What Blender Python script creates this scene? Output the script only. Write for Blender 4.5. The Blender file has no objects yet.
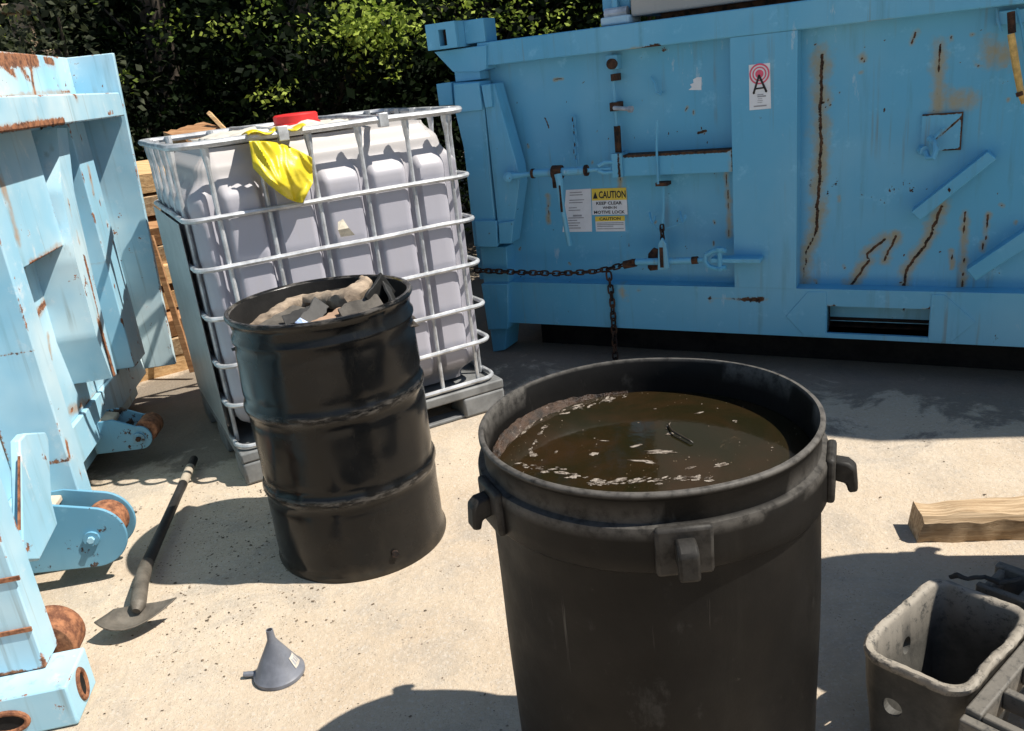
import bpy, bmesh, math, random
import numpy as np
from mathutils import Matrix, Vector, noise as mnoise
R = math.radians
random.seed(7)
scene = bpy.context.scene
COL = scene.collection

# ------------------------------------------------------------------ camera
F_PX, PITCH, ROLL, CAM_H = 842.3, 0.3391, 0.1132, 1.519
W, H = 1024, 731
cam_d = bpy.data.cameras.new('camera'); cam = bpy.data.objects.new('camera', cam_d); COL.objects.link(cam)
cam_d.sensor_width = 36; cam_d.lens = 36 * F_PX / W; cam_d.clip_end = 500; cam_d.clip_start = 0.05
cam.matrix_world = Matrix.Translation((0, 0, CAM_H)) @ Matrix.Rotation(math.pi / 2 - PITCH, 4, 'X') @ Matrix.Rotation(-ROLL, 4, 'Z')
scene.camera = cam

def ray(u, v):
    x, y = u - W / 2, v - H / 2
    c, s = math.cos(ROLL), math.sin(ROLL)
    a, b = (x * c - y * s) / F_PX, -(x * s + y * c) / F_PX
    cp, sp = math.cos(PITCH), math.sin(PITCH)
    return Vector((a, cp + b * sp, -sp + b * cp))
def gp(u, v, z=0.0):
    d = ray(u, v); t = (z - CAM_H) / d.z
    return Vector((d.x * t, d.y * t, z))
class Frame:
    """upright local frame: x along a face, y into it, z up"""
    def __init__(s, ox, oy, yaw):
        s.o = Vector((ox, oy, 0)); s.yaw = yaw
        s.fx = Vector((math.cos(yaw), -math.sin(yaw), 0)); s.fy = Vector((math.sin(yaw), math.cos(yaw), 0))
    def px(s, u, v, y=0.0):
        d = ray(u, v); t = (s.fy.dot(s.o) + y) / s.fy.dot(d)
        p = d * t
        return Vector((s.fx.dot(p - s.o), y, p.z + CAM_H))
    def pxs(s, u, v, x=0.0):
        d = ray(u, v); t = (s.fx.dot(s.o) + x) / s.fx.dot(d)
        p = d * t
        return Vector((x, s.fy.dot(p - s.o), p.z + CAM_H))

# ------------------------------------------------------------------ mesh builder
class MB:
    def __init__(s): s.v = []; s.f = []; s.e = []
    def add(s, vs, fs, edge=None, M=None):
        n = len(s.v)
        for p in vs: s.v.append(tuple(M @ Vector(p)) if M else tuple(p))
        s.e.extend(edge if edge is not None else [0.0] * len(vs))
        s.f.extend([tuple(n + i for i in f) for f in fs]); return s
    def box(s, x0, x1, y0, y1, z0, z1, M=None, cell=None):
        if x0 > x1: x0, x1 = x1, x0
        if y0 > y1: y0, y1 = y1, y0
        if z0 > z1: z0, z1 = z1, z0
        if not cell:
            return s.add([(x, y, z) for x in (x0, x1) for y in (y0, y1) for z in (z0, z1)],
                         [(0, 1, 3, 2), (4, 6, 7, 5), (0, 4, 5, 1), (2, 3, 7, 6), (0, 2, 6, 4), (1, 5, 7, 3)], [.35] * 8, M)
        def lin(a, b):
            n = max(1, int(round((b - a) / cell))); return [a + (b - a) * i / n for i in range(n + 1)]
        X, Y, Z = lin(x0, x1), lin(y0, y1), lin(z0, z1); idx = {}; vs = []; fs = []; ed = []
        def vi(p):
            k = (round(p[0], 5), round(p[1], 5), round(p[2], 5))
            if k not in idx:
                idx[k] = len(vs); vs.append(p)
                d = sorted([min(p[0] - x0, x1 - p[0]), min(p[1] - y0, y1 - p[1]), min(p[2] - z0, z1 - p[2])])
                ed.append(math.exp(-d[1] / 0.02))
            return idx[k]
        def face(A, B, mk):
            for i in range(len(A) - 1):
                for j in range(len(B) - 1):
                    fs.append([vi(mk(A[i], B[j])), vi(mk(A[i + 1], B[j])), vi(mk(A[i + 1], B[j + 1])), vi(mk(A[i], B[j + 1]))])
        for c in (x0, x1): face(Y, Z, lambda a, b: (c, a, b))
        for c in (y0, y1): face(X, Z, lambda a, b: (a, c, b))
        for c in (z0, z1): face(X, Y, lambda a, b: (a, b, c))
        return s.add(vs, fs, ed, M)
    def prism(s, pts, vec, M=None):
        n = len(pts); vec = Vector(vec)
        vs = [Vector(p) for p in pts] + [Vector(p) + vec for p in pts]
        fs = [tuple(range(n - 1, -1, -1)), tuple(range(n, 2 * n))] + [(i, (i + 1) % n, n + (i + 1) % n, n + i) for i in range(n)]
        return s.add(vs, fs, [.2] * (2 * n), M)
    def tube(s, pts, r, seg=8, closed=False, caps=True, flat=None, M=None):
        pts = [Vector(p) for p in pts]; n = len(pts); rs = r if isinstance(r, (list, tuple)) else [r] * n
        vs = []; prev = None
        for i, p in enumerate(pts):
            if closed: t = pts[(i + 1) % n] - pts[i - 1]
            else: t = pts[min(i + 1, n - 1)] - pts[max(i - 1, 0)]
            if t.length < 1e-9: t = Vector((0, 0, 1))
            t.normalize()
            if prev is None:
                a = Vector((0, 0, 1)) if abs(t.z) < .9 else Vector((1, 0, 0)); nrm = t.cross(a).normalized()
            else:
                nrm = (prev - t * prev.dot(t)); nrm = nrm.normalized() if nrm.length > 1e-6 else t.orthogonal().normalized()
            prev = nrm; bn = t.cross(nrm)
            for k in range(seg):
                an = 2 * math.pi * k / seg
                vs.append(p + nrm * math.cos(an) * rs[i] + bn * math.sin(an) * rs[i])
        fs = []
        for i in range(n if closed else n - 1):
            j = (i + 1) % n
            for k in range(seg):
                l = (k + 1) % seg; fs.append((i * seg + k, i * seg + l, j * seg + l, j * seg + k))
        if not closed and caps: fs += [tuple(range(seg - 1, -1, -1)), tuple((n - 1) * seg + k for k in range(seg))]
        return s.add(vs, fs, None, M)
    def cyl(s, p0, p1, r, seg=16, r1=None, M=None): return s.tube([p0, p1], [r, r if r1 is None else r1], seg, M=M)
    def lathe(s, prof, seg=64, M=None, warp=None):
        vs = []; n = len(prof)
        for r, z in prof:
            for k in range(seg):
                a = 2 * math.pi * k / seg; rr, zz = (r, z) if warp is None else warp(r, z, a)
                vs.append((rr * math.cos(a), rr * math.sin(a), zz))
        fs = []
        for i in range(n - 1):
            for k in range(seg):
                l = (k + 1) % seg; fs.append((i * seg + k, i * seg + l, (i + 1) * seg + l, (i + 1) * seg + k))
        if prof[0][0] > 1e-4 and False: pass
        return s.add(vs, fs, None, M)
    def disc(s, c, r, seg=32, M=None):
        vs = [(c[0] + r * math.cos(2 * math.pi * k / seg), c[1] + r * math.sin(2 * math.pi * k / seg), c[2]) for k in range(seg)]
        return s.add(vs, [tuple(range(seg))], None, M)
    def grid(s, nu, nv, fn, M=None, edge=None):
        vs = [fn(i / nu, j / nv) for j in range(nv + 1) for i in range(nu + 1)]
        fs = [(j * (nu + 1) + i, j * (nu + 1) + i + 1, (j + 1) * (nu + 1) + i + 1, (j + 1) * (nu + 1) + i) for j in range(nv) for i in range(nu)]
        return s.add(vs, fs, edge, M)
    def build(s, name, mat, parent=None, bevel=0, smooth=35, marks=None, recalc=True, loc=None):
        me = bpy.data.meshes.new(name)
        me.from_pydata(s.v, [], s.f); me.update()
        a = me.attributes.new('edge', 'FLOAT', 'POINT'); a.data.foreach_set('value', s.e)
        if marks is not None:
            V = np.array(s.v)[:, [0, 2]]; nv = len(V); core = np.zeros(nv); st = np.zeros(nv); gr = np.zeros(nv)
            for pts, w, sw in marks:
                d = np.full(nv, 9.0)
                for a0, b0 in zip(pts[:-1], pts[1:]):
                    a1 = np.array((a0[0], a0[2])); ab = np.array((b0[0], b0[2])) - a1
                    t = np.clip(((V - a1) @ ab) / max(ab @ ab, 1e-9), 0, 1); d = np.minimum(d, np.linalg.norm(V - a1 - t[:, None] * ab, axis=1))
                if w < 0: gr = np.maximum(gr, 1 + d / (2 * w))
                else: core = np.maximum(core, 1 - d / (2 * w)); st = np.maximum(st, 1 - d / (2 * sw))
            a = me.attributes.new('rust', 'FLOAT', 'POINT'); a.data.foreach_set('value', core)
            a = me.attributes.new('stain', 'FLOAT', 'POINT'); a.data.foreach_set('value', st)
            a = me.attributes.new('grime', 'FLOAT', 'POINT'); a.data.foreach_set('value', gr)
        if recalc:
            bm = bmesh.new(); bm.from_mesh(me); bmesh.ops.recalc_face_normals(bm, faces=bm.faces); bm.to_mesh(me); bm.free()
        if smooth:
            me.shade_smooth(); me.set_sharp_from_angle(angle=R(smooth))
        me.materials.append(mat)
        o = bpy.data.objects.new(name, me); COL.objects.link(o)
        if parent: o.parent = parent
        if loc: o.location = loc
        if bevel:
            m = o.modifiers.new('bevel', 'BEVEL'); m.width = bevel; m.segments = 2; m.limit_method = 'ANGLE'; m.angle_limit = R(40); m.harden_normals = False
        return o

def tag(o, label=None, cat=None, group=None, kind=None):
    if label: o['label'] = label
    if cat: o['category'] = cat
    if group: o['group'] = group
    if kind: o['kind'] = kind
    return o
def empty(name, loc, rz=0, label=None, cat=None, group=None):
    o = bpy.data.objects.new(name, None); COL.objects.link(o); o.location = loc; o.rotation_euler = (0, 0, rz); o.empty_display_size = .1
    return tag(o, label, cat, group)
def plabel(o, t): o['label'] = t; return o

# ------------------------------------------------------------------ materials
class NT:
    def __init__(s, name):
        s.m = bpy.data.materials.new(name); s.m.use_nodes = True; s.t = s.m.node_tree; s.t.nodes.clear()
        s.out = s.n('ShaderNodeOutputMaterial'); s.b = s.n('ShaderNodeBsdfPrincipled'); s.l(s.b.outputs[0], s.out.inputs['Surface'])
        s.tc = s.n('ShaderNodeTexCoord').outputs['Object']
    def n(s, t, **k):
        x = s.t.nodes.new(t)
        for a, b in k.items(): setattr(x, a, b)
        return x
    def l(s, a, b): s.t.links.new(a, b)
    def set(s, sock, v):
        if hasattr(v, 'is_linked') or hasattr(v, 'links'): s.l(v, sock)
        else:
            try: sock.default_value = v
            except Exception: sock.default_value = (v, v, v)
    def mapping(s, scale=(1, 1, 1), loc=(0, 0, 0)):
        m = s.n('ShaderNodeMapping'); s.l(s.tc, m.inputs[0]); m.inputs['Scale'].default_value = scale; m.inputs['Location'].default_value = loc
        return m.outputs[0]
    def noise(s, scale, detail=5, rough=.6, vec=None, dist=0):
        x = s.n('ShaderNodeTexNoise'); s.l(vec or s.tc, x.inputs['Vector']); x.inputs['Scale'].default_value = scale
        x.inputs['Detail'].default_value = detail; x.inputs['Roughness'].default_value = rough; x.inputs['Distortion'].default_value = dist
        return x.outputs['Fac']
    def voro(s, scale, vec=None, feature='F1'):
        x = s.n('ShaderNodeTexVoronoi', feature=feature); s.l(vec or s.tc, x.inputs['Vector']); x.inputs['Scale'].default_value = scale
        return x
    def ramp(s, v, a, b, lo=0.0, hi=1.0):
        x = s.n('ShaderNodeMapRange'); x.interpolation_type = 'SMOOTHSTEP'; s.set(x.inputs['Value'], v)
        for nm, q in (('From Min', a), ('From Max', b), ('To Min', lo), ('To Max', hi)): x.inputs[nm].default_value = q
        return x.outputs['Result']
    def math(s, op, a, b=0.0):
        x = s.n('ShaderNodeMath', operation=op); s.set(x.inputs[0], a); s.set(x.inputs[1], b); return x.outputs[0]
    def mix(s, fac, a, b):
        x = s.n('ShaderNodeMix', data_type='RGBA'); s.set(x.inputs['Factor'], fac); s.set(x.inputs['A'], a); s.set(x.inputs['B'], b)
        for i in x.inputs:
            pass
        return x.outputs['Result']
    def attr(s, n):
        x = s.n('ShaderNodeAttribute'); x.attribute_name = n; return x.outputs['Fac']
    def bump(s, h, strength=.3, dist=.01, prev=None):
        x = s.n('ShaderNodeBump'); x.inputs['Strength'].default_value = strength; x.inputs['Distance'].default_value = dist; s.l(h, x.inputs['Height'])
        if prev is not None: s.l(prev, x.inputs['Normal'])
        s.l(x.outputs[0], s.b.inputs['Normal']); return x.outputs[0]
    def fin(s, col, rough=.5, metal=0.0, spec=.5):
        s.set(s.b.inputs['Base Color'], col); s.set(s.b.inputs['Roughness'], rough); s.set(s.b.inputs['Metallic'], metal)
        s.b.inputs['Specular IOR Level'].default_value = spec; return s.m
def mixc(nt, fac, a, b):
    x = nt.n('ShaderNodeMix', data_type='RGBA')
    ins = [i for i in x.inputs if i.type == 'RGBA']; f = [i for i in x.inputs if i.type == 'VALUE'][0]
    nt.set(f, fac); nt.set(ins[0], a); nt.set(ins[1], b)
    return [o for o in x.outputs if o.type == 'RGBA'][0]
NT.mix = mixc
def c(r, g, b): return (r, g, b, 1)

def m_paint(name, base, fade, rustiness=.5, chip=.5, rough=.45, dirt=.35, r0=(.035, .017, .012), r1=(.22, .075, .022), st=(.30, .20, .085), stk=.75, scuff=.0):
    t = NT(name)
    big = t.noise(1.3, 4, .6); fine = t.noise(55, 4, .7)
    col = t.mix(t.ramp(big, .35, .7), c(*base), c(*fade))
    streak = t.noise(1, 5, .65, t.mapping((14, 14, 1.1)))
    col = t.mix(t.ramp(streak, .55, .78, 0, dirt), col, c(base[0] * .55 + .03, base[1] * .55 + .03, base[2] * .5 + .02))
    col = t.mix(t.ramp(t.noise(9, 6, .75), .56, .72, 0, dirt * .8), col, c(*[min(.8, q * 1.25 + .05) for q in fade]))
    drip = t.math('MULTIPLY', t.ramp(t.noise(1, 4, .6, t.mapping((26, 26, .8), (2, 5, 1))), .56, .70), t.ramp(t.noise(2.4, 3, .6), .42, .62)); col = t.mix(t.math('MULTIPLY', drip, dirt * .8), col, c(.17, .17, .13))
    sc_ = t.math('MULTIPLY', t.ramp(t.noise(1, 6, .75, t.mapping((13, 13, 3.2), (7, 1, 3))), .60, .66), t.ramp(t.noise(2.7, 3, .6, t.mapping((1, 1, 1), (9, 4, 2))), .52, .60)); col = t.mix(t.math('MULTIPLY', sc_, scuff), col, c(.70, .72, .70))
    gm = t.math('ADD', t.attr('grime'), t.math('MULTIPLY', t.math('SUBTRACT', t.noise(26, 5, .7), .5), .9)); col = t.mix(t.ramp(gm, .3, 1.0, 0, .7), col, c(.025, .055, .085))
    # stains then rust
    stain = t.math('ADD', t.attr('stain'), t.math('MULTIPLY', t.math('SUBTRACT', t.noise(14, 5, .7), .5), 1.1))
    col = t.mix(t.ramp(stain, .45, 1.05, 0, stk), col, c(*st))
    rv = t.noise(34, 6, .75)
    rc = t.mix(t.ramp(rv, .35, .62), c(*r0), c(*r1))
    core = t.math('ADD', t.attr('rust'), t.math('MULTIPLY', t.math('SUBTRACT', t.noise(60, 5, .75), .5), 1.0))
    spots = t.ramp(t.math('ADD', t.noise(18, 5, .7), t.math('MULTIPLY', t.noise(3.0, 3, .5), .55)), 1.02 - .13 * rustiness, 1.06 - .13 * rustiness)
    edge = t.ramp(t.math('ADD', t.math('MULTIPLY', t.attr('edge'), .32), t.math('MULTIPLY', t.noise(7, 6, .72), 1.0)), 1.02 - .3 * chip, 1.09 - .3 * chip)
    rust = t.math('MAXIMUM', t.math('MAXIMUM', spots, edge), t.ramp(core, .46, .58))
    col = t.mix(rust, col, rc)
    r = t.mix(rust, c(rough, rough, rough), c(.9, .9, .9))
    rr = t.n('ShaderNodeRGBToBW'); t.l(r, rr.inputs[0])
    b = t.bump(t.noise(2.2, 2, .5), .28, .05)
    b = t.bump(fine, .06, .004, b)
    hb = t.math('SUBTRACT', t.math('MULTIPLY', rv, rust), t.math('MULTIPLY', rust, .5))
    t.bump(hb, .5, .006, b)
    return t.fin(col, rr.outputs[0], 0, .4)
BLUE = m_paint('blue_paint', (.095, .385, .60), (.155, .44, .63), .22, .2, .40, .6, (.008, .006, .006), (.10, .05, .025), (.34, .27, .12), .8, .3)
BLUE_SUN = m_paint('sunlit_blue_paint', (.29, .54, .68), (.60, .73, .76), .5, .62, .5, .55, (.09, .035, .02), (.36, .15, .07), (.42, .24, .11), .8, .85)  # same blue, whitened to carry the sun on lit faces, plus pale scuffs
def m_rust(name, a=(.045, .022, .014), b=(.30, .10, .03), sc=22, rough=.9, spread=(.35, .65)):
    t = NT(name); nn = t.noise(sc, 6, .7); col = t.mix(t.ramp(nn, *spread), c(*a), c(*b)); t.bump(t.noise(sc * 3, 5, .7), .5, .004)
    return t.fin(col, rough, 0, .25)
RUST = m_rust('rusty_iron', (.12, .05, .03), (.38, .17, .085), 30)
DARK_RUST = m_rust('dark_rusty_iron', (.012, .011, .011), (.09, .045, .025))
UNDER = m_rust('shaded_dark_iron', (.006, .006, .007), (.016, .015, .014), 8)  # near-black: shade under the container and in slots put into the colour
def m_simple(name, col, rough=.5, metal=0, var=.25, sc=12, bump=.1, spec=.4, bsc=None):
    t = NT(name); a = c(*[q * (1 - var) for q in col]); b = c(*[min(.95, q * (1 + var)) for q in col])
    cc = t.mix(t.ramp(t.noise(sc, 5, .65), .3, .7), a, b)
    if bump: t.bump(t.noise(bsc or sc * 4, 5, .65), bump, .005)
    return t.fin(cc, rough, metal, spec)
GREY = m_paint('grey_paint', (.36, .35, .32), (.42, .40, .36), .2, .3, .6, .4)
WHITE = m_simple('white_vinyl', (.72, .75, .78), .45, 0, .05, 20, .03)
YELLOW_INK = m_simple('yellow_ink', (.75, .56, .07), .5, 0, .06, 30, 0)
BLACK_INK = m_simple('black_ink', (.018, .018, .02), .5, 0, .1, 30, 0)
GREY_INK = m_simple('faded_grey_ink', (.30, .31, .33), .5, 0, .2, 60, 0)
RED_INK = m_simple('red_ink', (.70, .10, .17), .5, 0, .1, 60, 0)
GALV = m_simple('galvanised_steel', (.50, .515, .53), .42, .45, .3, 14, .12)
YELLOW_ROD = m_simple('worn_yellow_paint', (.62, .40, .12), .5, 0, .3, 25, .2)
RED_CAP = m_simple('red_plastic', (.62, .03, .03), .4, 0, .12, 10, .05)
def m_bag():
    t = NT('yellow_plastic_sheet'); col = t.mix(t.ramp(t.noise(9, 4, .6), .3, .75), c(.74, .60, .02), c(.82, .70, .06))
    t.bump(t.noise(22, 4, .6), .35, .012); t.fin(col, .38, 0, .5)
    tr = t.n('ShaderNodeBsdfTranslucent'); tr.inputs[0].default_value = c(.85, .7, .05); mx = t.n('ShaderNodeMixShader'); mx.inputs[0].default_value = .22
    t.l(t.b.outputs[0], mx.inputs[1]); t.l(tr.outputs[0], mx.inputs[2]); t.l(mx.outputs[0], t.out.inputs['Surface']); return t.m
BAG = m_bag()
def m_tank():
    t = NT('cloudy_white_plastic')
    sep = t.n('ShaderNodeSeparateXYZ'); t.l(t.tc, sep.inputs[0])
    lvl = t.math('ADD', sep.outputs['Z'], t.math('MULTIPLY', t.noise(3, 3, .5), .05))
    col = t.mix(t.ramp(lvl, 1.12, 1.32), c(.40, .395, .445), c(.42, .40, .39))
    col = t.mix(t.ramp(t.noise(7, 6, .7, t.mapping((6, 6, 1))), .52, .75, 0, .3), col, c(.40, .37, .36))
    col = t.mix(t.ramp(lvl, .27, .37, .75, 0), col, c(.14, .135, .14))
    t.bump(t.noise(40, 3, .5), .04, .004); return t.fin(col, .42, 0, .4)
TANK = m_tank()
PALLET = m_simple('sun_bleached_black_plastic', (.16, .165, .165), .6, 0, .3, 8, .15)
def m_drum():
    t = NT('black_enamel_steel')
    sep = t.n('ShaderNodeSeparateXYZ'); t.l(t.tc, sep.inputs[0])
    col = t.mix(t.ramp(t.noise(2.6, 5, .65), .4, .72), c(.005, .0055, .006), c(.013, .012, .011))
    dust = t.ramp(t.noise(5, 7, .75, t.mapping((2.2, 2.2, .8))), .56, .85, 0, .22)
    col = t.mix(dust, col, c(.09, .08, .06))
    scr = t.ramp(t.noise(1, 4, .7, t.mapping((60, 60, 1.6))), .68, .76, 0, .2); col = t.mix(scr, col, c(.12, .11, .09))
    hoop = t.math('MULTIPLY', t.attr('edge'), t.ramp(t.noise(1, 5, .7, t.mapping((14, 14, 60))), .45, .62)); col = t.mix(t.math('MULTIPLY', hoop, .65), col, c(.12, .11, .098))  # hoop and rim scuffs, lightened further as a painted highlight
    low = t.ramp(t.math('ADD', sep.outputs['Z'], t.math('MULTIPLY', t.noise(9, 4, .6), .16)), .04, .15, .4, 0); col = t.mix(low, col, c(.10, .08, .055))
    rg = t.ramp(t.noise(3.5, 4, .6), .3, .7, .11, .30)
    b = t.bump(t.noise(3.2, 2, .5), .35, .05); t.bump(t.noise(60, 4, .7), .08, .004, b)
    return t.fin(col, rg, 0, .26)
DRUM = m_drum()
def m_can():
    t = NT('black_moulded_plastic')
    sep = t.n('ShaderNodeSeparateXYZ'); t.l(t.tc, sep.inputs[0])
    col = t.mix(t.ramp(t.noise(3.2, 5, .65), .35, .72), c(.0055, .0052, .0048), c(.011, .0102, .0092))
    col = t.mix(t.ramp(t.noise(1, 6, .7, t.mapping((9, 9, 1.0))), .56, .82, 0, .2), col, c(.045, .042, .036))
    col = t.mix(t.ramp(t.noise(21, 7, .8), .63, .75, 0, .25), col, c(.10, .09, .075))
    scr = t.ramp(t.noise(1, 4, .7, t.mapping((70, 70, 2))), .68, .75, 0, .35); col = t.mix(scr, col, c(.16, .15, .13))
    hoop = t.math('MULTIPLY', t.attr('edge'), t.ramp(t.noise(40, 5, .7), .2, .62)); col = t.mix(t.math('MULTIPLY', hoop, .7), col, c(.15, .14, .125))  # rim and collar edges lightened, a highlight line put into the colour
    sm = t.ramp(t.noise(12, 6, .7, t.mapping((1, 1, .6), (4, 2, 0))), .6, .74, 0, .28); col = t.mix(sm, col, c(.085, .082, .075))
    b = t.bump(t.noise(4, 3, .5), .18, .03); t.bump(t.noise(90, 4, .7), .12, .003, b)
    return t.fin(col, t.ramp(t.noise(6, 4, .6), .3, .7, .40, .6), 0, .14)
CAN = m_can()
def m_crust():
    t = NT('wet_brown_sludge'); nn = t.noise(24, 7, .75)
    col = t.mix(t.ramp(nn, .38, .6), c(.010, .006, .003), c(.055, .028, .013))
    col = t.mix(t.ramp(t.noise(16, 8, .8), .575, .66, 0, .9), col, c(.42, .36, .31)); t.bump(t.noise(60, 6, .75), .8, .008)
    return t.fin(col, .28, 0, .5)
CRUST = m_crust()
def m_foam():
    t = NT('dried_foam_scum'); col = t.mix(t.ramp(t.noise(60, 6, .75), .4, .6), c(.04, .026, .014), c(.30, .26, .215)); t.bump(t.noise(120, 5, .7), .7, .004)
    return t.fin(col, .6, 0, .4)
FOAM = m_foam()
def m_water():
    t = NT('murky_brown_water')
    col = t.mix(t.ramp(t.noise(4.5, 5, .65, None, .6), .35, .68), c(.011, .0105, .004), c(.026, .0145, .006))
    film = t.ramp(t.noise(11, 7, .75, None, 1.2), .60, .74, 0, .5); col = t.mix(film, col, c(.07, .05, .028))
    spk = t.ramp(t.voro(85).outputs['Distance'], .05, .12, 1, 0); spk = t.math('MULTIPLY', spk, t.ramp(t.noise(5, 3), .5, .62)); col = t.mix(t.math('MULTIPLY', spk, .6), col, c(.3, .24, .16))
    t.bump(t.noise(14, 3, .5), .05, .01); return t.fin(col, t.math('ADD', t.math('MULTIPLY', film, .5), .07), 0, .5)
WATER = m_water()
def m_wood(name, a, b, sc=(2, 30, 30), rough=.8, dark=(.05, .03, .02)):
    t = NT(name); g = t.noise(1, 6, .7, t.mapping(sc), .4)
    col = t.mix(t.ramp(g, .33, .68), c(*a), c(*b)); col = t.mix(t.ramp(t.noise(1, 5, .7, t.mapping((sc[0] * 2, sc[1] * 2.4, sc[2] * 2.4), (3, 1, 2))), .6, .72, 0, .7), col, c(*dark))
    t.bump(g, .6, .008); return t.fin(col, rough, 0, .25)
WOOD = m_wood('weathered_timber', (.30, .20, .11), (.56, .42, .27), (3, 85, 60), .85, (.04, .022, .014))
WOOD_O = m_wood('fresh_cut_lumber', (.50, .30, .14), (.68, .46, .24), (2, 50, 50))
WOOD_R = m_wood('reddish_bark_wood', (.26, .13, .06), (.42, .24, .12))
BARK = m_wood('pale_root_wood', (.38, .27, .17), (.62, .48, .33), (7, 22, 22))
SCRAP = m_simple('dirty_grey_scrap', (.085, .076, .064), .8, 0, .4, 14, .4)
DARKSCRAP = m_simple('black_rubber_scrap', (.02, .02, .019), .6, 0, .4, 14, .3)
HANDLE = m_simple('shaded_handle_black', (.018, .017, .016), .55, 0, .4, 12, .2)
SHOVEL = m_simple('dusty_worn_steel', (.12, .105, .085), .6, .2, .3, 18, .3)
FUNNEL = m_simple('grey_plastic', (.14, .15, .175), .42, 0, .22, 14, .06)
LABELP = m_simple('dirty_paper', (.50, .46, .40), .8, 0, .25, 40, .1)
PAPER = m_simple('crumpled_tan_paper', (.62, .56, .45), .8, 0, .15, 40, .15)
def m_crate():
    t = NT('dusty_grey_plastic')
    col = t.mix(t.ramp(t.noise(5, 6, .7), .35, .68), c(.045, .044, .040), c(.11, .105, .092))
    hoop = t.math('MULTIPLY', t.attr('edge'), t.ramp(t.noise(40, 6, .8), .34, .5)); col = t.mix(hoop, col, c(.27, .24, .195))
    col = t.mix(t.ramp(t.noise(9, 7, .75), .6, .8, 0, .3), col, c(.3, .26, .2)); t.bump(t.noise(60, 6, .75), .35, .004)
    return t.fin(col, .62, 0, .35)
CRATE = m_crate()
def m_ground():
    t = NT('sandy_concrete')
    n1 = t.noise(1.1, 6, .65); n2 = t.noise(7, 6, .7); n3 = t.noise(60, 5, .75); n4 = t.noise(240, 3, .7)
    n5 = t.noise(2.6, 7, .72, None, .4); n6 = t.noise(28, 6, .78)
    col = t.mix(t.ramp(n1, .35, .68), c(.485, .39, .285), c(.56, .47, .36))
    col = t.mix(t.ramp(n5, .46, .66, 0, .7), col, c(.36, .32, .27))
    col = t.mix(t.ramp(n2, .45, .72, 0, .45), col, c(.46, .375, .275))
    col = t.mix(t.ramp(n6, .52, .74, 0, .34), col, c(.34, .28, .215))
    col = t.mix(t.ramp(n3, .5, .70, 0, .4), col, c(.68, .60, .49))
    col = t.mix(t.ramp(n4, .52, .70, 0, .36), col, c(.27, .22, .17))
    gv = t.voro(160); col = t.mix(t.ramp(gv.outputs['Color'], .70, .9, 0, .5), col, c(.55, .50, .43))
    v = t.voro(95); pit = t.math('MULTIPLY', t.ramp(v.outputs['Distance'], .10, .24, 1, 0), t.ramp(t.noise(13, 4), .47, .60)); col = t.mix(t.math('MULTIPLY', pit, .62), col, c(.13, .10, .075))
    v2 = t.voro(38); pit2 = t.math('MULTIPLY', t.ramp(v2.outputs['Distance'], .08, .2, 1, 0), t.ramp(t.noise(4, 4), .56, .66)); col = t.mix(t.math('MULTIPLY', pit2, .7), col, c(.10, .075, .055))
    oil = t.ramp(t.noise(.55, 5, .6, None, .5), .60, .72, 0, .4); col = t.mix(oil, col, c(.22, .175, .13))
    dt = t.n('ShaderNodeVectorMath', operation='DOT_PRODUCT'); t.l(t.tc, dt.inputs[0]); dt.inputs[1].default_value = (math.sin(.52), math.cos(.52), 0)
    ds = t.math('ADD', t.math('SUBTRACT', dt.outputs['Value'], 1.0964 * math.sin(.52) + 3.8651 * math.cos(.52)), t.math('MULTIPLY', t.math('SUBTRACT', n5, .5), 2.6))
    col = t.mix(t.ramp(ds, -.45, -.2, 0, .6), col, c(.075, .066, .058))  # patchy oily dirt painted along the back container's foot, deepening its shade
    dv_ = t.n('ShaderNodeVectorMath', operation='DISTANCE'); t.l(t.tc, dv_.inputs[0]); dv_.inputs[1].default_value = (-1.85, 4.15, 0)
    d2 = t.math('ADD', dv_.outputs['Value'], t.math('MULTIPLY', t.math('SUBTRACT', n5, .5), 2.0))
    col = t.mix(t.ramp(d2, .6, .8, .6, 0), col, c(.06, .055, .05))  # ground darkened beside the left container, painted over the tote's shadow
    b = t.bump(n3, .38, .010); b = t.bump(n4, .35, .004, b); b = t.bump(n6, .3, .012, b); t.bump(n2, .25, .03, b)
    return t.fin(col, .92, 0, .2)
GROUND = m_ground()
def m_leaf(name, dark, light):
    t = NT(name); v = t.attr('edge'); col = t.mix(v, c(*dark), c(*light)); t.fin(col, .65, 0, .08)
    tr = t.n('ShaderNodeBsdfTranslucent'); t.l(t.mix(v, c(dark[0] * 1.3, dark[1] * 1.5, dark[2]), c(light[0] * 1.3, light[1] * 1.4, light[2])), tr.inputs[0])
    mx = t.n('ShaderNodeMixShader'); mx.inputs[0].default_value = .3; t.l(t.b.outputs[0], mx.inputs[1]); t.l(tr.outputs[0], mx.inputs[2]); t.l(mx.outputs[0], t.out.inputs['Surface'])
    return t.m
LEAF = m_leaf('green_leaves', (.005, .012, .0035), (.045, .07, .013))
LEAF_D = m_leaf('dark_green_leaves', (.003, .007, .003), (.013, .023, .007))
LEAF_G = m_leaf('grey_green_leaves', (.03, .038, .022), (.11, .12, .075))
TRUNK = m_wood('tree_bark', (.035, .027, .02), (.08, .065, .05), (20, 20, 3))
STONE = m_simple('tan_stucco', (.36, .27, .18), .9, 0, .3, 6, .3)

# ------------------------------------------------------------------ ground
def ground_h(x, y):
    return 0.006 * mnoise.noise((x * 1.7, y * 1.7, 0)) if False else 0.0
g = MB(); n = 90
g.box(-150, 150, -60, 220, -.3, 0)
tag(g.build('ground', GROUND, smooth=0), kind='structure')
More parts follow.
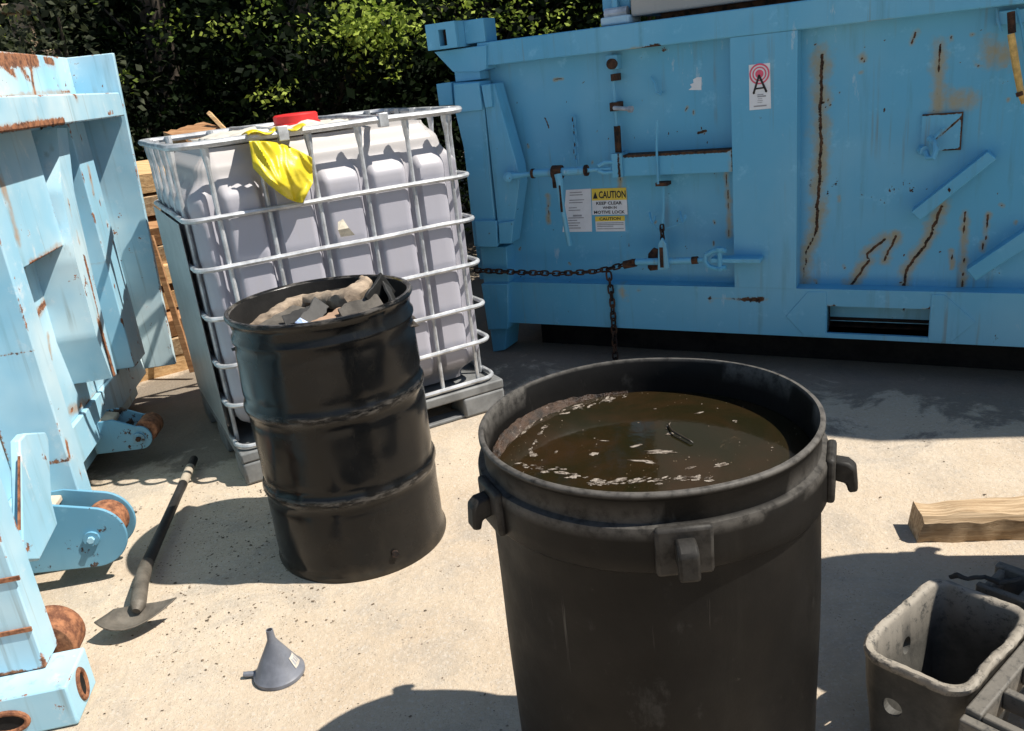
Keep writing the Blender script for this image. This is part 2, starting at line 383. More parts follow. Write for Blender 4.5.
# loose crumbs and dry leaf bits
dm = MB(); rr = random.Random(3)
def crumb(mb, x, y, s, flat=.6, z0=0.0):
    M = Matrix.Translation((x, y, z0 + s * flat * .35)) @ Matrix.Rotation(rr.uniform(0, 6.28), 4, 'Z') @ Matrix.Diagonal((s * rr.uniform(.6, 1.2), s * rr.uniform(.5, 1), s * flat * rr.uniform(.5, 1), 1))
    P = [(-.5, -.4, 0), (.5, -.3, -.1), (.35, .45, 0), (-.4, .4, .05), (-.1, 0, .5), (.1, .05, -.3)]
    P = [(a + rr.uniform(-.12, .12), b + rr.uniform(-.12, .12), z + rr.uniform(-.08, .08)) for a, b, z in P]
    mb.add(P, [(0, 1, 4), (1, 2, 4), (2, 3, 4), (3, 0, 4), (1, 0, 5), (2, 1, 5), (3, 2, 5), (0, 3, 5)], None, M)
for k in range(3000):
    q = rr.random()
    if q < .50: x, y = rr.gauss(-1.05, .25), rr.gauss(2.78, .28)
    elif q < .74: x, y = rr.gauss(-.95, .28), rr.gauss(2.2, .22)
    else: x, y = rr.uniform(-1.6, 2.2), rr.uniform(1.3, 3.7)
    crumb(dm, x, y, rr.choice((.002, .0025, .003, .003, .0035, .004, .005, .009)) * rr.uniform(.7, 1.3), rr.uniform(.25, .6))
tag(dm.build('loose_grit', m_simple('dark_grit', (.12, .09, .06), .9, 0, .7, 3, .2), smooth=0), 'dark crumbs of grit and dry leaf scattered over the sandy concrete', 'grit', kind='stuff')

# ------------------------------------------------------------------ container at the back
FD = Frame(1.0964, 3.8651, .52)
fd = empty('roll_off_container', FD.o, -.52, 'blue steel container with caution stickers, chain and latch bars, standing along the back', 'container')
XR = 2.9; RC = .085                      # right end, recess depth
zb, zr, z3, z4 = .19, .421, 1.535, 1.646
def P(u, v, y=0): return FD.px(u, v, y)
xl = P(505, 324).x - .01
# recessed wall, split into the left bay and the right bay, each with its own rust marks
crack = []
def mk(pl, w, sw, y=RC):
    pts = [P(u, v, y) for u, v in pl]; out = [pts[0]]
    for a0_, b0_ in zip(pts[:-1], pts[1:]):
        n_ = max(1, int((b0_ - a0_).length / .022))
        for k_ in range(1, n_ + 1):
            q_ = a0_.lerp(b0_, k_ / n_)
            if k_ < n_ and w > 0: q_ = q_ + Vector((rr.gauss(0, .0022), 0, rr.gauss(0, .0022)))
            out.append(q_)
    crack.append((out, w, sw))
mk([(822, 55), (820, 105), (821, 150), (816, 231)], 0.0068, 0.0544); mk([(816, 231), (806, 252), (804, 286)], 0.0037, 0.0510)
mk([(885, 239), (867, 254), (869, 261), (851, 285)], 0.0056, 0.0425); mk([(896, 236), (884, 261)], 0.0050, 0.0340)
mk([(942, 206), (930, 237), (908, 267), (903, 287)], 0.0059, 0.0408); mk([(965, 212), (962, 287)], 0.0025, 0.0221)
mk([(988, 215), (983, 250)], 0.0030, 0.0204); mk([(951, 250), (952, 268)], 0.0030, 0.0170)
mk([(940, 44), (937.5, 112)], 0.0025, 0.0408); mk([(916, 32), (912, 43)], 0.0043, 0.0204); mk([(861, 57), (862, 59)], 0.0030, 0.0238)
mk([(957, 100), (968, 99)], 0.0010, 0.0595); mk([(990, 52), (1003, 54)], 0.0010, 0.0680); mk([(977, 65), (979, 66)], 0.0037, 0.0136)
for k in range(34): u_, v_ = rr.uniform(800, 1023), rr.uniform(30, 285); mk([(u_, v_), (u_ + rr.uniform(-3, 3), v_ + rr.uniform(-2, 6))], .0018, .012 if k % 3 == 0 else .002)
x_pr = P(797, 160).x
b = MB(); b.grid(280, 180, lambda u, v: (x_pr + (XR - x_pr) * u, RC, zr - .01 + (z3 - zr + .02) * v))
plabel(b.build('wall_panel', BLUE, fd, marks=crack, recalc=False), 'right bay of the wall with long rusty cracks')
crack = []
mk([(698, 133), (706, 131)], .006, .008); mk([(701, 127), (704, 134)], .003, .005)
mk([(572, 118), (574, 128), (575, 160)], .004, .008); mk([(554, 80), (563, 79)], .003, .01); mk([(545, 118), (549, 128)], .004, .006)
for k in range(40): u_, v_ = rr.uniform(500, 725), rr.uniform(80, 280); mk([(u_, v_), (u_ + rr.uniform(-2, 2), v_ + rr.uniform(0, 4))], .0022, .010 if k % 4 == 0 else .003)
for pl_ in ([(728, 190), (729, 236)], [(620, 178), (621, 200)], [(726, 174), (727, 186)], [(548, 196), (549, 222)]): mk(pl_, .002, .02)
b = MB(); x0 = P(486, 200, RC).x
b.grid(240, 180, lambda u, v: (x0 - .1 + (-x0 + .11) * u, RC, zr - .01 + (z3 - zr + .02) * v))
plabel(b.build('wall_panel', BLUE, fd, marks=crack, recalc=False), 'left bay of the wall behind the latch bars')
MB().box(xl - .08, XR, RC + .02, 2.3, zb + .05, z4 - .03).build('body', BLUE, fd)
# bottom rail with lift pocket (front face pieces round the opening)
pk0, pk1 = P(827, 306), P(928, 341)
b = MB(); b.box(xl, pk0.x, 0, RC + .018, zb, zr, cell=.03); b.box(pk1.x, XR, 0, RC + .018, zb, zr, cell=.03)
pzt = pk0.z; pzb = zb + .022
b.box(pk0.x, pk1.x, 0, RC + .018, pzt, zr, cell=.03); b.box(pk0.x, pk1.x, 0, RC + .018, zb, pzb, cell=.03)
mks = [([P(710, 296), P(765, 300)], .006, .012), ([P(710, 296), P(714, 314)], .005, .01), ([P(636, 288), P(640, 290)], .006, .02), ([P(701, 321), P(706, 323)], .006, .01),
       ([P(541, 316), P(549, 318)], .006, .009), ([P(943, 298), P(945, 308)], .005, .012), ([P(938, 297), P(940, 312)], .003, .008), ([P(780, 303), P(785, 304)], .004, .006), ([P(620, 287), P(626, 300)], .003, .025),
       ([P(826, 305), P(838, 306)], .004, .01), ([P(920, 307), P(930, 309)], .005, .01), ([P(1012, 310), P(1024, 311)], .004, .006)]
rail = b.build('bottom_rail', BLUE, fd, marks=mks)
b = MB(); b.box(pk0.x - .004, pk0.x, .02, .5, zb, pzt + .01); b.box(pk1.x, pk1.x + .004, .02, .5, zb, pzt + .01); b.box(pk0.x, pk1.x, .02, .5, pzt, pzt + .004)
b.box(pk0.x, pk1.x, .02, .5, pzb - .004, pzb); b.box(pk0.x, pk1.x, .42, .5, pzb, pzt); b.box((pk0.x + pk1.x) / 2 - .0, (pk0.x + pk1.x) / 2 + .05, .3, .42, pzb, pzt)
b.build('lift_pocket', DARK_RUST, fd)
b = MB(); e0, e1 = P(786, 316), P(976, 322); t0, t1 = P(804, 336), P(951, 342); u0, u1 = P(808, 291), P(945, 294)
zt = zr - .012
b.prism([(e0.x, -.004, e0.z), (t0.x, -.004, zb + .006), (pk0.x - .003, -.004, zb + .006), (pk0.x - .003, -.004, zt), (u0.x, -.004, zt)], (0, .006, 0))
b.build('doubler_plate', BLUE, fd, bevel=.002); b = MB()
b.prism([(e1.x, -.004, e1.z), (u1.x, -.004, zt), (pk1.x + .003, -.004, zt), (pk1.x + .003, -.004, zb + .006), (t1.x, -.004, zb + .006)], (0, .006, 0))
b.build('doubler_plate', BLUE, fd, bevel=.002)
# posts and top rail
xp1 = P(797, 160).x
MB().box(0, xp1, -.003, RC + .02, zr + .001, z3 - .001, cell=.03).build('post', BLUE, fd)
xb0 = P(486, 45).x
mks = [([P(540, 62), P(560, 61)], .006, .012), ([P(590, 56), P(660, 46)], .003, .008), ([P(810, 2), P(822, 0)], .006, .007), ([P(838, 24), P(900, 17)], .002, .006), ([P(748, 18), P(752, 23)], .004, .007), ([P(628, 28), P(630, 36)], .003, .012)]
MB().box(xb0 - .05, XR, -.006, RC + .03, z3, z4, cell=.03).build('top_rail', BLUE, fd, marks=mks, bevel=.005)
b = MB(); b.box(xb0 - .08, XR, RC + .035, 2.3, z4 - .1, z4 - .04); b.build('roof', BLUE, fd)
# corner casting with slot at the top left
A = [P(424.8, 25, -.09), P(454, 19.5, -.09), P(456, 47, -.09), P(426.6, 51, -.09)]
cx0, cx1 = A[0].x, A[1].x; cz0, cz1 = A[3].z, A[0].z
cast = MB()
sl0, sl1 = P(439, 38, -.09).x, P(446.5, 38, -.09).x; sz0, sz1 = P(442, 46, -.09).z, P(442, 29.5, -.09).z
yc = -.09
cast.box(cx0, sl0, yc, .12, cz0, cz1); cast.box(sl1, cx1, yc, .12, cz0, cz1); cast.box(sl0, sl1, yc, .12, cz0, sz0); cast.box(sl0, sl1, yc, .12, sz1, cz1); cast.box(sl0, sl1, yc + .06, .12, sz0, sz1)
co = cast.build('corner_casting', BLUE, fd)
dk = MB().box(sl0 + .001, sl1 - .001, yc + .045, yc + .059, sz0 + .001, sz1 - .001).build('slot', DARK_RUST, co)
MB().box(cx1, P(484, 24).x, -.004, .12, z4 + .002, P(472, 19.5).z, cell=.03).build('end_block', BLUE, fd, bevel=.004)
# neck gusset below the casting
b = MB(); b.prism([P(434, 52, -.02), P(486, 45, -.02), P(486, 69, -.02), P(478, 72, -.02), P(453, 72, -.02)], (0, .12, 0)); b.build('neck_gusset', BLUE, fd, bevel=.003)
MB().box(P(455, 76, -.01).x, P(480, 76, -.01).x, -.01, .12, P(466, 81, -.01).z, P(466, 70, -.01).z - .0).build('neck_block', BLUE, fd, bevel=.003)
# hinge column and tapered wing plate on the left
def poly(pl, y, dy, name, mat=BLUE, bev=.004, par=None):
    b = MB(); b.prism([P(u, v, y) for u, v in pl], (0, dy, 0)); return b.build(name, mat, par or fd, bevel=bev)
poly([(453, 83), (479.5, 81.5), (484, 108), (497, 246), (474, 246), (464, 150), (455, 112)], -.055, .12, 'hinge_column')
poly([(453.5, 84), (478.5, 82.5), (482, 110), (456, 113)], -.075, .02, 'hinge_plate', bev=.003)
poly([(436, 84), (451, 82), (453, 105), (439, 106)], -.02, .12, 'end_plate', bev=.003)
poly([(480.5, 85), (494, 83.5), (517, 166), (519, 184), (511.5, 243), (499, 243), (497.5, 222), (485, 106)], -.05, .10, 'wing_plate')
poly([(481, 85), (490, 84), (492, 107), (485, 108)], -.07, .02, 'wing_plate', bev=.003)
poly([(498.5, 223), (513.5, 221), (511.5, 243.5), (499.5, 244)], -.068, .018, 'wing_plate', bev=.003)
poly([(474.5, 221), (496, 221), (497, 247), (477, 247)], -.075, .02, 'hinge_plate', bev=.003)
poly([(480, 247), (506, 247), (509, 286), (484, 286)], -.004, .09, 'lower_post')
poly([(481, 284), (508, 284), (508, 329), (488, 330)], -.03, .10, 'foot_block')
poly([(490, 330), (507, 328), (505, 350), (493, 352)], .03, .16, 'foot_block')
# latch bar (boxed) with bracket
b = MB(); p0, p1 = P(622, 156, .0), P(731, 172, .0)
zc0, zc1 = P(676, 174, 0).z, P(676, 152.5, 0).z
lm = [([(p0.x, 0, zc1), (p1.x, 0, zc1)], .004, .006), ([(p1.x, 0, zc0), (p1.x, 0, zc1)], .005, .016)]
b.box(p0.x, -.003, -.0, RC + .01, zc0, zc1, cell=.025); b.build('latch_bar', BLUE, fd, marks=lm)
b = MB(); p0, p1 = P(611, 154, -.015), P(623, 177, -.015); b.box(p0.x, p1.x, -.015, RC, p1.z, p0.z, cell=.02)
b.build('latch_bracket', BLUE, fd, marks=[([P(619, 153, -.015), P(620, 178, -.015)], .007, .012)])
# vertical latch rod
def rod(pl, r, y, name, mat, seg=10):
    b = MB(); b.tube([P(u, v, y) for u, v in pl], r, seg); return b.build(name, mat, fd)
rod([(613, 78), (616, 120), (619, 154)], .009, .03, 'latch_rod', BLUE)
rod([(617, 126), (618.5, 152)], .016, .03, 'latch_rod', DARK_RUST)
b = MB(); p = P(611, 63, .02); b.box(p.x - .025, p.x + .03, .02, RC, p.z - .03, p.z + .035); b.build('rod_guide', BLUE, fd, bevel=.004)
b = MB(); b.cyl(P(611, 64, .0), P(613, 64, .025), .024, 14); b.build('rod_bolt', DARK_RUST, fd)
b = MB(); b.box(P(611, 76, .02).x, P(616, 76, .02).x, .015, RC, P(613, 81, .02).z, P(613, 74, .02).z); b.build('rod_guide', DARK_RUST, fd)
b = MB(); p = P(613, 107, .01); b.box(p.x - .018, p.x + .025, .01, RC, p.z - .02, p.z + .02); b.build('rod_guide', DARK_RUST, fd, bevel=.003)
b = MB(); b.cyl(P(614, 108, -.03), P(630, 109, -.06), .010, 10); b.cyl(P(629, 109, -.06), P(632, 109.3, -.065), .016, 6); b.build('rod_bolt', GALV, fd)
# turnbuckle
TY = -.085
tb = MB(); tb.tube([P(507, 176, TY), P(520, 175.5, TY), P(533, 173.5, TY)], [.022, .014, .011], 10); tb.build('eye_rod', BLUE, fd)
b = MB(); b.cyl(P(508, 177, -.045), P(508, 177, TY - .03), .024, 14); b.cyl(P(508, 177, TY - .03), P(508, 177, TY - .045), .013, 8); b.build('pivot_pin', BLUE, fd)
b = MB(); b.cyl(P(533, 173.5, TY), P(585, 170.5, TY), .020, 14); b.build('turnbuckle_tube', BLUE, fd)
for ca, cb, cr in ((P(585, 170.5, TY), P(587.5, 170.3, TY), .027), (P(553, 172.4, TY), P(562, 172, TY), .034), (P(532, 173.6, TY), P(534.5, 173.4, TY), .024)):
    b = MB(); b.cyl(ca, cb, cr, 12); b.build('clamp_collar', DARK_RUST, fd)
b = MB(); b.cyl(P(587, 170.4, TY), P(612, 168.5, .0), .010, 10); b.tube([P(598, 166, TY + .03), P(604, 162.5, TY + .04), P(612, 162, -.01)], .009, 8); b.tube([P(598, 171, TY + .03), P(604, 173, TY + .04), P(612, 172, -.01)], .009, 8); b.build('clevis', BLUE, fd)
b = MB(); b.tube([P(558, 174, TY - .025), P(559.5, 182, TY - .03), P(561, 200, TY - .02), P(569.5, 245, TY + .03)], [.02, .018, .014, .014], 8); b.build('ratchet_handle', BLUE, fd)
b = MB(); b.box(P(555, 180, TY).x, P(563, 180, TY).x, TY - .035, TY - .01, P(559, 187, TY).z, P(559, 168, TY).z); b.tube([P(559.5, 185, TY - .04), P(562, 212, TY - .02)], .007, 6); b.build('ratchet_pawl', DARK_RUST, fd, bevel=.003)
# chains
def chain(path, name, mat, pitch=.034, r=.0045, par=None):
    pts = [Vector(p) for p in path]; L = [0]
    for a0, b0 in zip(pts[:-1], pts[1:]): L.append(L[-1] + (b0 - a0).length)
    mb = MB(); s = 0; k = 0
    def at(t):
        for i in range(len(pts) - 1):
            if t <= L[i + 1] or i == len(pts) - 2:
                return pts[i].lerp(pts[i + 1], (t - L[i]) / max(1e-6, L[i + 1] - L[i])), (pts[i + 1] - pts[i]).normalized()
    while s < L[-1]:
        p, t = at(s); up = Vector((0, 1, 0)) if abs(t.y) < .9 else Vector((0, 0, 1)); a = t.cross(up).normalized(); q = t.cross(a).normalized()
        w = a if k % 2 == 0 else q
        w = (w + (q if k % 2 == 0 else a) * random.uniform(-.5, .5)).normalized()
        hl, hw = pitch * .68, pitch * .36
        loop = []
        for i in range(12):
            an = 2 * math.pi * i / 12; cx, sy = math.cos(an), math.sin(an)
            loop.append(p + t * ((hl - hw) * (1 if cx > 0 else -1) * min(1, abs(cx) * 2) + hw * cx) + w * hw * sy)
        mb.tube(loop, r, 6, closed=True); s += pitch; k += 1
    return mb.build(name, mat, par or fd)
chain([P(478, 270.5, -.03), P(500, 271.5, -.035), P(531, 272.8, -.035), P(560, 273.5, -.035), P(595, 271.5, -.035), P(612, 268, -.035), P(628, 263.5, -.035)], 'binder_chain', DARK_RUST)
chain([P(609, 276, -.03), P(612, 300, -.02), P(614, 330, -.02), P(615.6, 364, -.02)], 'hanging_chain', DARK_RUST, .036, .005)
chain([P(573, 120, .06), P(575, 140, .055), P(577, 167, .04)], 'hanging_chain', BLUE, .03, .004)
# binder with clevis and tongue on the right
BY = -.06
b = MB(); b.cyl(P(636, 262, BY), P(693, 260.5, BY), .017, 12); b.build('binder_tube', BLUE, fd)
b = MB(); b.cyl(P(624, 265, BY), P(636, 262.5, BY), .020, 10); b.build('binder_nut', DARK_RUST, fd); b = MB(); b.cyl(P(692, 260.5, BY), P(698, 260, BY), .018, 10); b.build('binder_nut', DARK_RUST, fd); b = MB(); b.tube([P(627, 262, BY), P(632, 260, BY - .03), P(634, 266, BY)], .008, 6); b.build('binder_hook', DARK_RUST, fd)
b = MB(); b.prism([P(u, v, BY - .03) for u, v in ((657.5, 270), (658, 244), (661.5, 238), (666, 244), (669, 268), (663, 270))], (0, .018, 0)); b.build('binder_plate', BLUE, fd, bevel=.003)
b = MB(); b.prism([P(u, v, BY + .025) for u, v in ((647.5, 268), (648, 254), (653, 248), (658, 250), (658, 270), (650, 271))], (0, .018, 0)); b.build('binder_plate', DARK_RUST, fd, bevel=.003)
b = MB(); b.box(P(661.5, 250, BY).x, P(665, 250, BY).x, BY - .032, BY - .0305, P(663, 266, BY).z, P(663, 246, BY).z); b.build('binder_slot', DARK_RUST, fd)
b = MB(); b.tube([P(726, 250.5, BY - .01), P(714, 250.5, BY - .01), P(706, 255, BY - .01), P(705, 261, BY - .01), P(709, 266.5, BY - .01), P(716, 268.5, BY - .01), P(726, 267.5, BY - .01)], .012, 8); b.cyl(P(697, 260.5, BY), P(706, 259.5, BY), .012, 8); b.build('clevis', BLUE, fd)
b = MB(); b.cyl(P(720, 249, BY - .01), P(720, 271, BY - .01), .011, 10); b.cyl(P(720, 247.5, BY - .01), P(720, 250.5, BY - .01), .020, 10); b.cyl(P(720, 267.5, BY - .01), P(720, 269, BY - .01), .019, 10); b.build('clevis_pin', BLUE, fd)
b = MB(); p0, p1 = P(711, 257, BY), P(761, 263, BY); b.box(p0.x, p1.x, BY - .012, -.002, p1.z, p0.z - .004); b.build('tongue_bar', BLUE, fd, bevel=.004)
# thin rod with hooks above the binder
rod([(657, 120), (656.5, 145), (658, 184)], .006, -.012, 'lift_rod', BLUE, 8)
rod([(663, 184), (663.5, 210), (662, 230)], .006, -.0, 'lift_rod', BLUE, 8)
b = MB(); b.box(P(656, 184, 0).x, P(668, 184, 0).x, -.01, .05, P(660, 186, 0).z, P(660, 182.5, 0).z); b.build('rod_guide', DARK_RUST, fd)
for u, v in ((652.5, 219), (683, 218)):
    b = MB(); b.tube([P(u - 3, v - 6, .04), P(u - 2, v, .01), P(u, v + 5, .0), P(u + 2, v + 1, .01), P(u + 2, v - 3, .02)], .007, 8); b.build('hook', BLUE, fd)
b = MB(); b.tube([P(652, 222, .01), P(656, 228, .01), P(663, 230, .0), P(674, 226, .01), P(683, 222, .01)], .004, 6); b.build('hook_wire', BLUE, fd)
chain([P(662, 228, -.01), P(662.5, 240, -.04)], 'hanging_chain', DARK_RUST, .028, .005)
b = MB(); b.tube([P(651, 77, .06), P(655, 84, .05), P(656, 92, .05), P(661, 95, .05), P(662, 91, .06)], .006, 8); b.build('hook', BLUE, fd)
# diagonal braces on the right bay
for pl in ([(911, 212), (987.5, 151.5), (996.6, 159), (920, 221)], [(966.5, 270), (1030, 227), (1040, 239), (975.5, 281)]):
    o = poly(pl, .02, RC - .015, 'brace_bar', bev=.004)
for u, v in ((911, 212), (966.5, 271)): pass
b = MB(); b.prism([P(949, 187.5, .018), P(951, 190, .018), P(949.5, 192.5, .018), P(947.5, 190, .018)], (0, .004, 0)); b.build('rivet', DARK_RUST, fd)
# hatch square with hook, bracket at top right with the yellow handle
hx0, hx1 = P(922.6, 114, RC).x, P(963.5, 112, RC).x; hz0, hz1 = P(940, 150.5, RC).z, P(943, 113, RC).z
hm = [([(hx0, 0, hz1), (hx1, 0, hz1)], .003, .006), ([(hx1, 0, hz0), (hx1, 0, hz1)], .002, .008), ([(hx0 + .08, 0, hz0), (hx1, 0, hz0)], .003, .006), ([P(934, 140, RC - .01), P(960, 119, RC - .01)], .004, .008)]
MB().box(hx0, hx1, RC - .012, RC + .002, hz0, hz1, cell=.012).build('patch_plate', BLUE, fd, marks=hm)
b = MB(); b.tube([P(929, 138, .05), P(934, 142, .03), P(936, 150, .01), P(933, 158, .0), P(928, 158, .01), P(926, 152, .03)], .012, 8); b.cyl(P(921, 150, .07), P(925, 151, .03), .02, 10); b.tube([P(930, 143, .04), P(938, 134, .05), P(944, 128, .06)], .006, 6); b.build('hook', BLUE, fd)
b = MB(); b.box(P(996, 20, .03).x, P(1030, 20, .03).x, .03, RC, P(1010, 24, .03).z, P(1010, 10, .03).z); b.tube([P(997, 8, .03), P(998, 22, .02), P(1002, 32, .02)], .006, 6); b.tube([P(1017, 8, .03), P(1022, 30, .02), P(1026, 60, .04)], .005, 6); b.build('handle_bracket', BLUE, fd, bevel=.003)
b = MB(); b.tube([P(1011, 12, -.02), P(1012, 33, -.03)], .014, 10); b.build('handle_socket', DARK_RUST, fd)
b = MB(); b.tube([P(1011, 34, -.03), P(1016, 66, -.04), P(1021, 94, -.04), P(1024, 103, -.035)], [.013, .0135, .012, .010], 10); h = b.build('handle', YELLOW_ROD, fd); plabel(h, 'worn yellow lever handle hanging down')
b = MB(); b.cyl(P(1019, 92, -.055), P(1020, 96, -.055), .012, 8); b.build('end_clip', DARK_RUST, h)
# stickers
def quad(pl, y, name, mat, par, th=.0012):
    b = MB(); b.prism([P(u, v, y) for u, v in pl], (0, th, 0)); return b.build(name, mat, par, smooth=0)
def lerp2(q, a, b):
    (tl, tr, br, bl) = q
    t = (tl[0] + (tr[0] - tl[0]) * a, tl[1] + (tr[1] - tl[1]) * a); d = (bl[0] + (br[0] - bl[0]) * a, bl[1] + (br[1] - bl[1]) * a)
    return (t[0] + (d[0] - t[0]) * b, t[1] + (d[1] - t[1]) * b)
def sub(q, a0, b0, a1, b1): return [lerp2(q, a0, b0), lerp2(q, a1, b0), lerp2(q, a1, b1), lerp2(q, a0, b1)]
def text(s, q, a0, b0, a1, b1, y, mat, par, name='lettering', bold=.0):
    cu = bpy.data.curves.new(name, 'FONT'); cu.body = s; cu.size = 1; cu.offset = bold; cu.resolution_u = 2
    o = bpy.data.objects.new(name, cu); COL.objects.link(o); bpy.context.view_layer.update()
    me = bpy.data.meshes.new_from_object(o); bpy.data.objects.remove(o); bpy.data.curves.remove(cu)
    xs = [v.co.x for v in me.vertices]; ys = [v.co.y for v in me.vertices]; x0, x1, y0, y1 = min(xs), max(xs), min(ys), max(ys)
    for v in me.vertices:
        fx, fy = (v.co.x - x0) / (x1 - x0), (v.co.y - y0) / (y1 - y0)
        u, w = lerp2(q, a0 + (a1 - a0) * fx, b1 + (b0 - b1) * fy); v.co = P(u, w, y)
    me.materials.clear(); me.materials.append(mat); me.name = name
    o = bpy.data.objects.new(name, me); COL.objects.link(o); o.parent = par; return o
SY = RC - .002
q = [(566, 190), (590.7, 188.6), (592, 231.6), (562.5, 232)]
st = quad(q, SY, 'sticker', WHITE, fd); plabel(st, 'white sticker of small print behind the hanging ratchet handle')
b = MB(); lr = random.Random(5)
for k in range(15):
    t = .06 + k * .06; a1 = lr.uniform(.45, .75)
    if k in (2, 5, 8): continue
    th = .022 if k != 9 else .04
    b.prism([P(u, v, SY - .0012) for u, v in sub(q, .16 if k != 9 else .33, t, a1, t + th)], (0, .0008, 0))
b.build('small_print', GREY_INK, st, smooth=0)
q = [(591.6, 188.8), (626, 187.6), (627.5, 214.5), (592.3, 215)]
st = quad(q, SY, 'sticker', WHITE, fd); plabel(st, 'larger caution sticker with a yellow band')
bd = quad(sub(q, 0, 0, 1, .45), SY - .001, 'yellow_band', YELLOW_INK, st)
text('CAUTION', q, .20, .10, .98, .38, SY - .0016, BLACK_INK, bd, bold=.03)
b = MB(); b.prism([P(*lerp2(q, a, bb), SY - .002) for a, bb in ((.03, .38), (.10, .12), (.17, .38))], (0, .0006, 0)); b.build('warning_triangle', BLACK_INK, bd, smooth=0)
text('KEEP CLEAR', q, .12, .50, .86, .62, SY - .0008, BLACK_INK, st, bold=.03); text('WHEN IN', q, .3, .68, .7, .78, SY - .0008, BLACK_INK, st, bold=.03); text('MOTIVE LOCK', q, .05, .84, .93, .96, SY - .0008, BLACK_INK, st, bold=.03)
q = [(595, 216.6), (624.6, 215.7), (625.3, 231.2), (596, 231.5)]
st = quad(q, SY, 'sticker', WHITE, fd); plabel(st, 'smaller caution sticker below the larger one')
bd = quad(sub(q, 0, 0, 1, .33), SY - .001, 'yellow_band', YELLOW_INK, st); text('CAUTION', q, .14, .07, .86, .27, SY - .0016, BLACK_INK, bd, bold=.03)
b = MB()
for k, t in enumerate((.42, .53, .64, .80)): b.prism([P(u, v, SY - .0012) for u, v in sub(q, .05, t, .95 if k != 2 else .6, t + .05)], (0, .0008, 0))
b.build('small_print', GREY_INK, st, smooth=0)
q = [(690.5, 81), (701.5, 77), (701.3, 90), (688.5, 90)]
b = MB(); b.prism([P(u, v, SY) for u, v in ((693, 79.5), (697, 77.2), (701.5, 77), (701.3, 90), (688.5, 90), (692, 87), (690, 84.5), (693.5, 83))], (0, .0012, 0)); st = b.build('sticker', WHITE, fd, smooth=0); plabel(st, 'torn scrap of white sticker')
q = [(748.8, 65), (770, 62.8), (771, 108.4), (749.5, 110.3)]
PY = -.0055
st = quad(q, PY, 'sticker', WHITE, fd); plabel(st, 'white sticker with a broadcasting mast and red rings')
cpt = lerp2(q, .49, .22)
def ring(mb, rad, th, y):
    ce = P(*cpt, y); n = 40
    pts = [ce + Vector((math.cos(2 * math.pi * k / n) * rad, 0, math.sin(2 * math.pi * k / n) * rad)) for k in range(n)]
    ins = [ce + Vector((math.cos(2 * math.pi * k / n) * (rad - th), 0, math.sin(2 * math.pi * k / n) * (rad - th))) for k in range(n)]
    mb.add(pts + ins, [(k, (k + 1) % n, n + (k + 1) % n, n + k) for k in range(n)])
b = MB()
for rad, th in ((.043, .007), (.030, .006), (.0175, .0174)): ring(b, rad, th, PY - .0008)
b.build('red_rings', RED_INK, st, smooth=0, recalc=False)
b = MB()
def stroke(a0, b0, a1, b1, w):
    p0, p1 = P(*lerp2(q, a0, b0), PY - .0018), P(*lerp2(q, a1, b1), PY - .0018); d = (p1 - p0).normalized(); nn = Vector((-d.z, 0, d.x)) * w / 2
    b.prism([p0 + nn, p1 + nn, p1 - nn, p0 - nn], (0, .0006, 0))
stroke(.48, .24, .20, .64, .009); stroke(.46, .24, .80, .62, .009); stroke(.30, .54, .72, .53, .007)
stroke(.17, .64, .26, .62, .008); stroke(.74, .61, .84, .62, .008)
b.build('mast_emblem', BLACK_INK, st, smooth=0)
b = MB()
for t, a0, a1, th in ((.665, .38, .66, .02), (.70, .38, .78, .03), (.76, .40, .60, .012), (.80, .38, .62, .012), (.84, .38, .60, .012), (.91, .2, .8, .03)):
    b.prism([P(u, v, PY - .0012) for u, v in sub(q, a0, t, a1, t + th)], (0, .0006, 0))
b.build('small_print', GREY_INK, st, smooth=0)
# underside running gear
b = MB(); b.box(xl + .12, XR, .22, .34, .004, zb + .054); b.build('skid_rail', UNDER, fd)
b = MB(); b.box(xl + .05, XR, 1.6, 1.7, .004, zb + .054); b.build('skid_rail', UNDER, fd)
b = MB(); b.box(xl, XR, .1, 2.3, zb + .055, zb + .07); b.build('underside', UNDER, fd)
for xx in (-.95, .25, 1.4, 2.4):
    b = MB(); b.cyl((xx, .45, .09), (xx, .62, .09), .085, 20); b.build('ground_roller', UNDER, fd)

# grey hopper standing on the container
hp = empty('compactor_hopper', FD.o + FD.fx * 1 + FD.fy * .6 + Vector((0, 0, z4)), -.52, 'grey steel hopper sitting on top of the blue container at the back', 'hopper')
def HPm(b): return b
xh = P(632, 12, .1).x - 1.0
zh = .03
b = MB(); b.box(xh, XR - 1, -.52, 1.4, zh, zh + 1.75, cell=None); b.build('hopper_body', GREY, hp, bevel=.01)
b = MB(); b.box(xh + .12, XR - 1, -.45, 1.2, -.0, zh); b.build('base_frame', DARK_RUST, hp)
b = MB(); b.box(xh - .16, xh - .02, -.46, -.3, .07, .5); b.box(xh - .10, xh - .07, -.50, -.46, .05, .5); b.build('guide_post', BLUE, hp, bevel=.005)
b = MB(); b.box(xh - .14, xh - .0, -.55, -.38, .004, .04); b.build('guide_foot', BLUE_SUN, hp, bevel=.008)
b = MB(); b.cyl((xh - .13, -.5, .055), (xh - .02, -.5, .055), .025, 10); b.build('pipe_fitting', GALV, hp)

